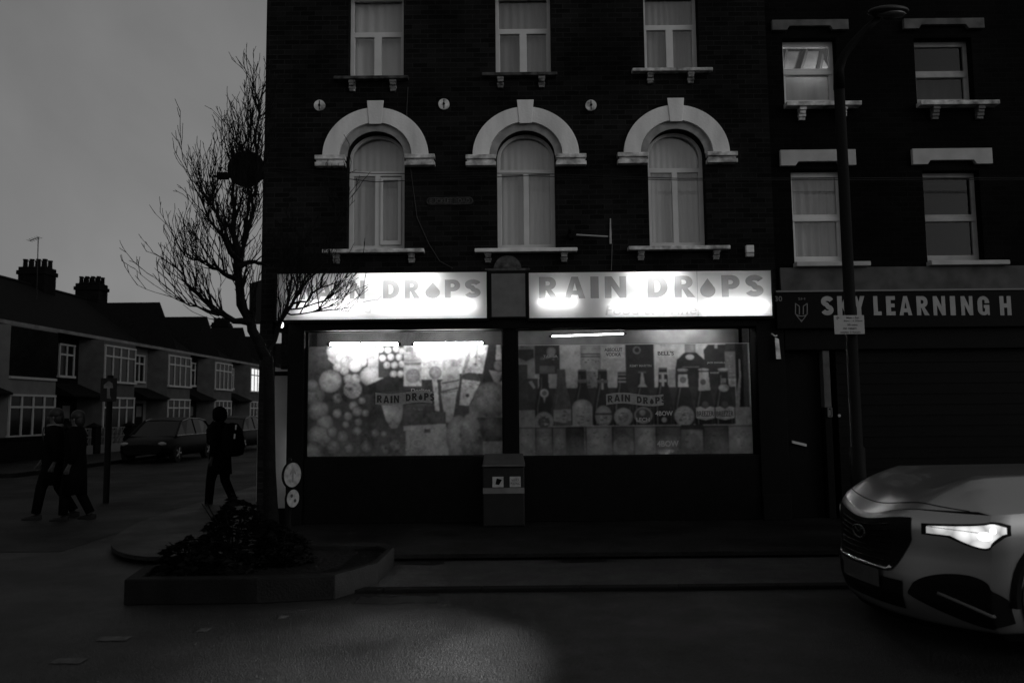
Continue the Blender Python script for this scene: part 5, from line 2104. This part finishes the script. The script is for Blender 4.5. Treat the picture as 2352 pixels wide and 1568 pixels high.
    nt.links.new(nz_.outputs['Distance'], mr_.inputs['Value'])
    nt.links.new(mr_.outputs[0], nt.nodes['Emission'].inputs['Strength'])
    th0, th1 = tg(.60), 1.10
    for sg, lab in ((1, 'near'), (-1, 'far')):
        hs = lambda u: (.683 - .055 * max(0, math.sin(math.pi * min(1, max(0, u - .22) / .72))) ** .8 + .028 * max(0, u - .8) / .2, .725 + .04 * min(1, u * 1.3) - .02 * max(0, u - .88) / .12)
        ho = patch('headlight', black, th0 - .03, th1 + .03, 0, 0, .004, (sg,), 20, 6, shape=lambda u: (hs(u)[0] - .012, hs(u)[1] + .012))
        patch('reflector', glow, th0, th1, 0, 0, .008, (sg,), 24, 8, ho, hs)
        s_, l = per(1.0, .03, 0)
        m = MB()
        m.ell(C(s_ + .02, sg * (l - .0), .728), .024, .024, .024, 10)
        m.ell(C(*per(.86, .03)[:1], sg * per(.86, .03)[1], .695), .045, .045, .03, 10)
        obj('projector', m, emit_mat('headlamp_projector', 2.2), ho, smooth=True)
        patch('lamp_divider', black, th0, th1 * .75, 0, 0, .011, (sg,), 16, 1, ho, lambda u: (.722 - .012 * u, .725 - .011 * u))
    # lower intakes with bright fins
    for sg in (1, -1):
        io = patch('bumper_intake', black, tg(.48), 1.13, 0, 0, .006, (sg,), 26, 8,
                   shape=lambda u: (.30 - .13 * math.sin(math.pi * u * .75) ** .9, .315 + .15 * math.sin(math.pi * min(1, u ** .75)) ** .7))
        m = MB()
        pts = []
        for i in range(17):
            u = i / 16
            s_, l = per(tg(.66) + (1.02 - tg(.66)) * u, .015, 0)
            pts.append(C(s_ - .012, sg * (l + .008), .34 - .09 * math.sin(u * math.pi * .5)))
        m.tube(pts, .012, 6)
        obj('intake_fin', m, M('grey_fin', .07, .5, .3), io, smooth=True)
    patch('lower_grille', black, 0, tg(.44), .20, .37, .006, (-1, 1))
    patch('chin_spoiler', black, 0, 1.3, .10, .145, .012, (-1, 1), 24, 2)
    for sg in (-1, 1):
        for s_ in (.95, 3.85):
            m = MB()
            m.tube([C(s_, sg * .70, .33), C(s_, sg * (HW + .012), .33)], .33, 28)
            wo = obj('wheel', m, M('wet_tyre', .008, .7, .3), root)
            m = MB()
            for k in range(5):
                a = k * 6.283 / 5
                m.tube([C(s_, sg * (HW + .02), .33), C(s_ + .21 * math.cos(a), sg * (HW + .016), .33 + .21 * math.sin(a))], .03, 5)
            obj('rim', m, m_grey, wo)
            m = MB()
            m.tube([C(s_ + .375 * math.cos(a), sg * (HW + .004), .33 + .375 * math.sin(a)) for a in np.linspace(-.1, 3.24, 20)], .035, 6)
            obj('arch_trim', m, black, wo)
        m = MB()
        m.ell(C(2.5, sg * (HW + .12), 1.0), .09, .12, .075, 10)
        obj('door_mirror', m, paint, root, smooth=True)
    # the beams
    for sg in (1, -1):
        ld = bpy.data.lights.new('headlamp_beam', 'SPOT')
        ld.energy = 6500 if sg > 0 else 600
        ld.spot_size = R(50)
        ld.spot_blend = 1.0
        ld.shadow_soft_size = .04
        lo = bpy.data.objects.new('headlamp_beam', ld)
        s_, l = per(.9, .03, 0)
        lo.location = C(s_ - .42, sg * (l + .06), .70)
        aim = (-bk + Vector((0, 0, -.235 if sg > 0 else -.14)) + lt * (-.13 if sg > 0 else -.2)).normalized()
        lo.rotation_euler = aim.to_track_quat('-Z', 'Y').to_euler()
        lo.scale = (1, .20, 1)                     # a dipped beam is wide and flat
        COL.objects.link(lo)
    return root


silver_car()


# ================================================================== PEOPLE
def person(label, X, Y, face, height=1.72, stride=.25, coat_len=.62, bag=None, scarf=False, arm=0.0, lean=0.0, hood=False):
    """a walking figure; face is the heading in radians (0 = +x)"""
    root = thing('person', label, 'person', (X, Y, 0), 'people walking in the side street')
    k = height / 1.75
    ch, sh = math.cos(face), math.sin(face)

    def W_(f, l, z):
        f2 = f + lean * max(0, z - .9)
        return Vector((X + (f2 * ch - l * sh) * k, Y + (f2 * sh + l * ch) * k, z * k))
    V, E_, Rd = [], [], []

    def add(p, r, par=None):
        V.append(p)
        Rd.append(r * k)
        if par is not None:
            E_.append((par, len(V) - 1))
        return len(V) - 1
    pel = add(W_(0, 0, .95), .13)
    wst = add(W_(.0, 0, 1.10), .12, pel)
    chs = add(W_(.01, 0, 1.30), .14, wst)
    nck = add(W_(.0, 0, 1.47), .06, chs)
    hd1 = add(W_(.02, 0, 1.58), .075, nck)
    add(W_(.015, 0, 1.68), .078, hd1)
    for sg in (-1, 1):
        ph = stride * sg
        hip = add(W_(0, sg * .09, .90), .085, pel)
        kn = add(W_(ph * .55 + .04, sg * .095, .50), .058, hip)
        an = add(W_(ph - (.10 if sg < 0 else 0), sg * .095, .10), .032, kn)
        add(W_(ph + .06 - (.1 if sg < 0 else 0), sg * .098, .045), .014, an)
        shd = add(W_(0, sg * .17, 1.40), .062, chs)
        sw = -stride * sg * .7 + arm
        el = add(W_(sw * .5 - .02, sg * .24, 1.12), .045, shd)
        wr = add(W_(sw + .08, sg * .24, .90 + abs(arm) * .35), .03, el)
        pm = add(W_(sw + .11, sg * .235, .83 + abs(arm) * .4), .03, wr)
        for q in range(4):
            f1 = add(W_(sw + .10 + .022 * q, sg * .23, .77 + abs(arm) * .4 + .004 * q), .009, pm)
            add(W_(sw + .105 + .02 * q, sg * .215, .735 + abs(arm) * .4 + .007 * abs(q - 1.5)), .008, f1)
        t1_ = add(W_(sw + .15, sg * .215, .81 + abs(arm) * .4), .010, pm)
        add(W_(sw + .165, sg * .205, .775 + abs(arm) * .4), .008, t1_)
    me = bpy.data.meshes.new('body')
    me.from_pydata(V, E_, [])
    o = bpy.data.objects.new('body', me)
    COL.objects.link(o)
    o.parent = root
    o.location = -loc_of(root)
    md = o.modifiers.new('skin', 'SKIN')
    for i, sv in enumerate(me.skin_vertices[0].data):
        sv.radius = (Rd[i], Rd[i])
        sv.use_root = i == 0
    o.modifiers.new('subdivision', 'SUBSURF').render_levels = 2
    me.materials.append(m_skin)
    # face: nose, brow, ears
    m = MB()
    m.ell(W_(.105, 0, 1.60), .016 * k, .016 * k, .024 * k, 6)
    for sg in (-1, 1):
        m.ell(W_(.015, sg * .082, 1.60), .018 * k, .014 * k, .03 * k, 6)
    obj('face_features', m, m_skin, root, smooth=True)
    m = MB()
    for sg in (-1, 1):
        m.ell(W_(.088, sg * .032, 1.625), .012 * k, .012 * k, .007 * k, 6)
    m.ell(W_(.09, 0, 1.555), .012 * k, .024 * k, .006 * k, 6)
    obj('eyes_and_mouth', m, m_hair, root, smooth=True)
    m = MB()
    c0 = W_(-.012, 0, 1.665)
    m.ell(c0, .106 * k, .104 * k, .10 * k, 10)
    m.ell(W_(-.045, 0, 1.60), .075 * k, .095 * k, .125 * k, 8)
    if hood:
        m.ell(W_(-.03, 0, 1.62), .125 * k, .125 * k, .15 * k, 10)
    obj('hood' if hood else 'hair', m, m_coat if hood else m_hair, root, smooth=True)
    # coat: tapered shell with sleeves
    m = MB()
    n = 22
    prof = [(1.50, .075, .085), (1.46, .105, .17), (1.40, .125, .225), (1.25, .145, .22), (1.10, .14, .20), (.95, .155, .215), (.80, .165, .225), (coat_len, .18, .235), (coat_len + .01, .15, .2)]
    m.grid([[W_(rf * math.cos(a), rl * math.sin(a), z + .012 * math.sin(3 * a) * (z < 1)) for a in [6.2832 * i / n for i in range(n + 1)]] for z, rf, rl in prof])
    for sg in (-1, 1):
        sw = -stride * sg * .7 + arm
        m.tube([W_(0, sg * .16, 1.42), W_(-.0, sg * .20, 1.36), W_(sw * .5 - .02, sg * .245, 1.12), W_(sw + .07, sg * .243, .915 + abs(arm) * .35)], [.075 * k, .085 * k, .068 * k, .056 * k], 12)
    obj('coat', m, m_coat, root, smooth=True, weld=False)
    m = MB()
    for sg in (-1, 1):
        ph = stride * sg
        m.tube([W_(0, sg * .09, .92), W_(ph * .3 + .02, sg * .092, .70), W_(ph * .55 + .035, sg * .095, .48), W_(ph - (.1 if sg < 0 else 0), sg * .095, .10)], [.11 * k, .1 * k, .078 * k, .066 * k], 12)
    obj('trousers', m, m_coat, root, smooth=True)
    for sg in (-1, 1):
        m = MB()
        ph = stride * sg - (.1 if sg < 0 else 0)
        c_ = W_(ph + .05, sg * .098, .048)
        P_ = []
        for (f, w_, h_) in ((-.08, .035, .08), (-.02, .042, .09), (.06, .045, .07), (.14, .043, .055), (.19, .02, .035)):
            P_.append([W_(ph + f, sg * .098 + a * w_, z) for a, z in ((-1, .006), (-1, h_ * .6), (-.4, h_), (.4, h_), (1, h_ * .6), (1, .006), (-1, .006))])
        m.grid(P_)
        m.add(P_[0], [tuple(range(6))])
        m.add(P_[-1], [tuple(range(6))])
        obj('shoe', m, M('dark_shoe', .005, .5, .2), root, weld=False)
    if scarf:
        m = MB()
        m.grid([[W_(.15 + .01 * math.sin(j), .03 + .045 * u + .03 * math.sin(j * .8), 1.46 - .062 * j) for u in (-1, 0, 1)] for j in range(11)])
        m.tube([W_(.095 * math.cos(a), .10 * math.sin(a), 1.47) for a in np.linspace(0, 6.283, 17)], .03 * k, 8)
        obj('scarf', m, M('pale_scarf', .10, .9, .1, var=.5, vscale=9), root, smooth=True, weld=False)
    if bag == 'backpack':
        b_ = thing('backpack', 'bulging dark backpack worn by the lone walking person', 'backpack', W_(-.25, 0, 1.0))
        m = MB()
        prof = [(.90, .05, .14), (.93, .14, .19), (1.05, .19, .21), (1.2, .18, .21), (1.36, .14, .19), (1.46, .07, .14), (1.48, .01, .03)]
        m.grid([[W_(-.27 + rf * math.cos(a), rl * math.sin(a), z) for a in [6.2832 * i / 20 for i in range(21)]] for z, rf, rl in prof])
        obj('sack', m, m_coat, b_, smooth=True, weld=False)
        m = MB()
        for (l0, z0_) in ((.12, 1.40), (.17, 1.25)):
            m.tube([W_(-.27 - .15, l0 - .02, z0_ + .04), W_(-.27 - .15, l0, z0_ - .04)], .016, 6)
        obj('reflective_tab', m, M('reflective_tab', .55, .5, .3), b_)
        m = MB()
        for sg in (-1, 1):
            m.tube([W_(-.14, sg * .12, 1.43), W_(.02, sg * .13, 1.485), W_(.14, sg * .13, 1.36), W_(.13, sg * .15, 1.15), W_(-.1, sg * .18, 1.0)], .02, 6)
        obj('strap', m, m_coat, b_)
    if bag == 'carrier':
        p = W_(-stride * .7 * -1 * -1 + .11 + arm, .26, .74)
        b_ = thing('carrier_bag', 'dark full carrier bag hanging from the lone walker\'s hand', 'bag', (p.x, p.y, .35))
        m = MB()
        m.grid([[p + Vector((rf * math.cos(a), rf * .7 * math.sin(a), z)) for a in [6.2832 * i / 16 for i in range(17)]] for z, rf in ((-.42, .03), (-.41, .13), (-.3, .17), (-.15, .15), (-.05, .09), (-.03, .08))])
        obj('bag_body', m, m_coat, b_, smooth=True, weld=False)
        m = MB()
        m.tube([p + Vector((-.06, 0, -.04)), p + Vector((0, 0, .04)), p + Vector((.06, 0, -.04))], .008, 6)
        obj('bag_handle', m, m_coat, b_)
    return root


pa = gnd(503, 1168, 0)
person('lone walking person in a dark hip length coat with a bulging backpack', pa.x, pa.y, R(165), 1.76, .14, .60, 'backpack', hood=True, lean=.08)
pb = gnd(118, 1190, 0)
person('walking person in dark coat with a pale scarf, left of the pair', pb.x, pb.y, R(200), 1.76, .2, .55, None, True)
pc = gnd(168, 1194, 0)
person('walking person in long dark coat, right of the pair', pc.x, pc.y, R(190), 1.72, .12, .42, None, False)
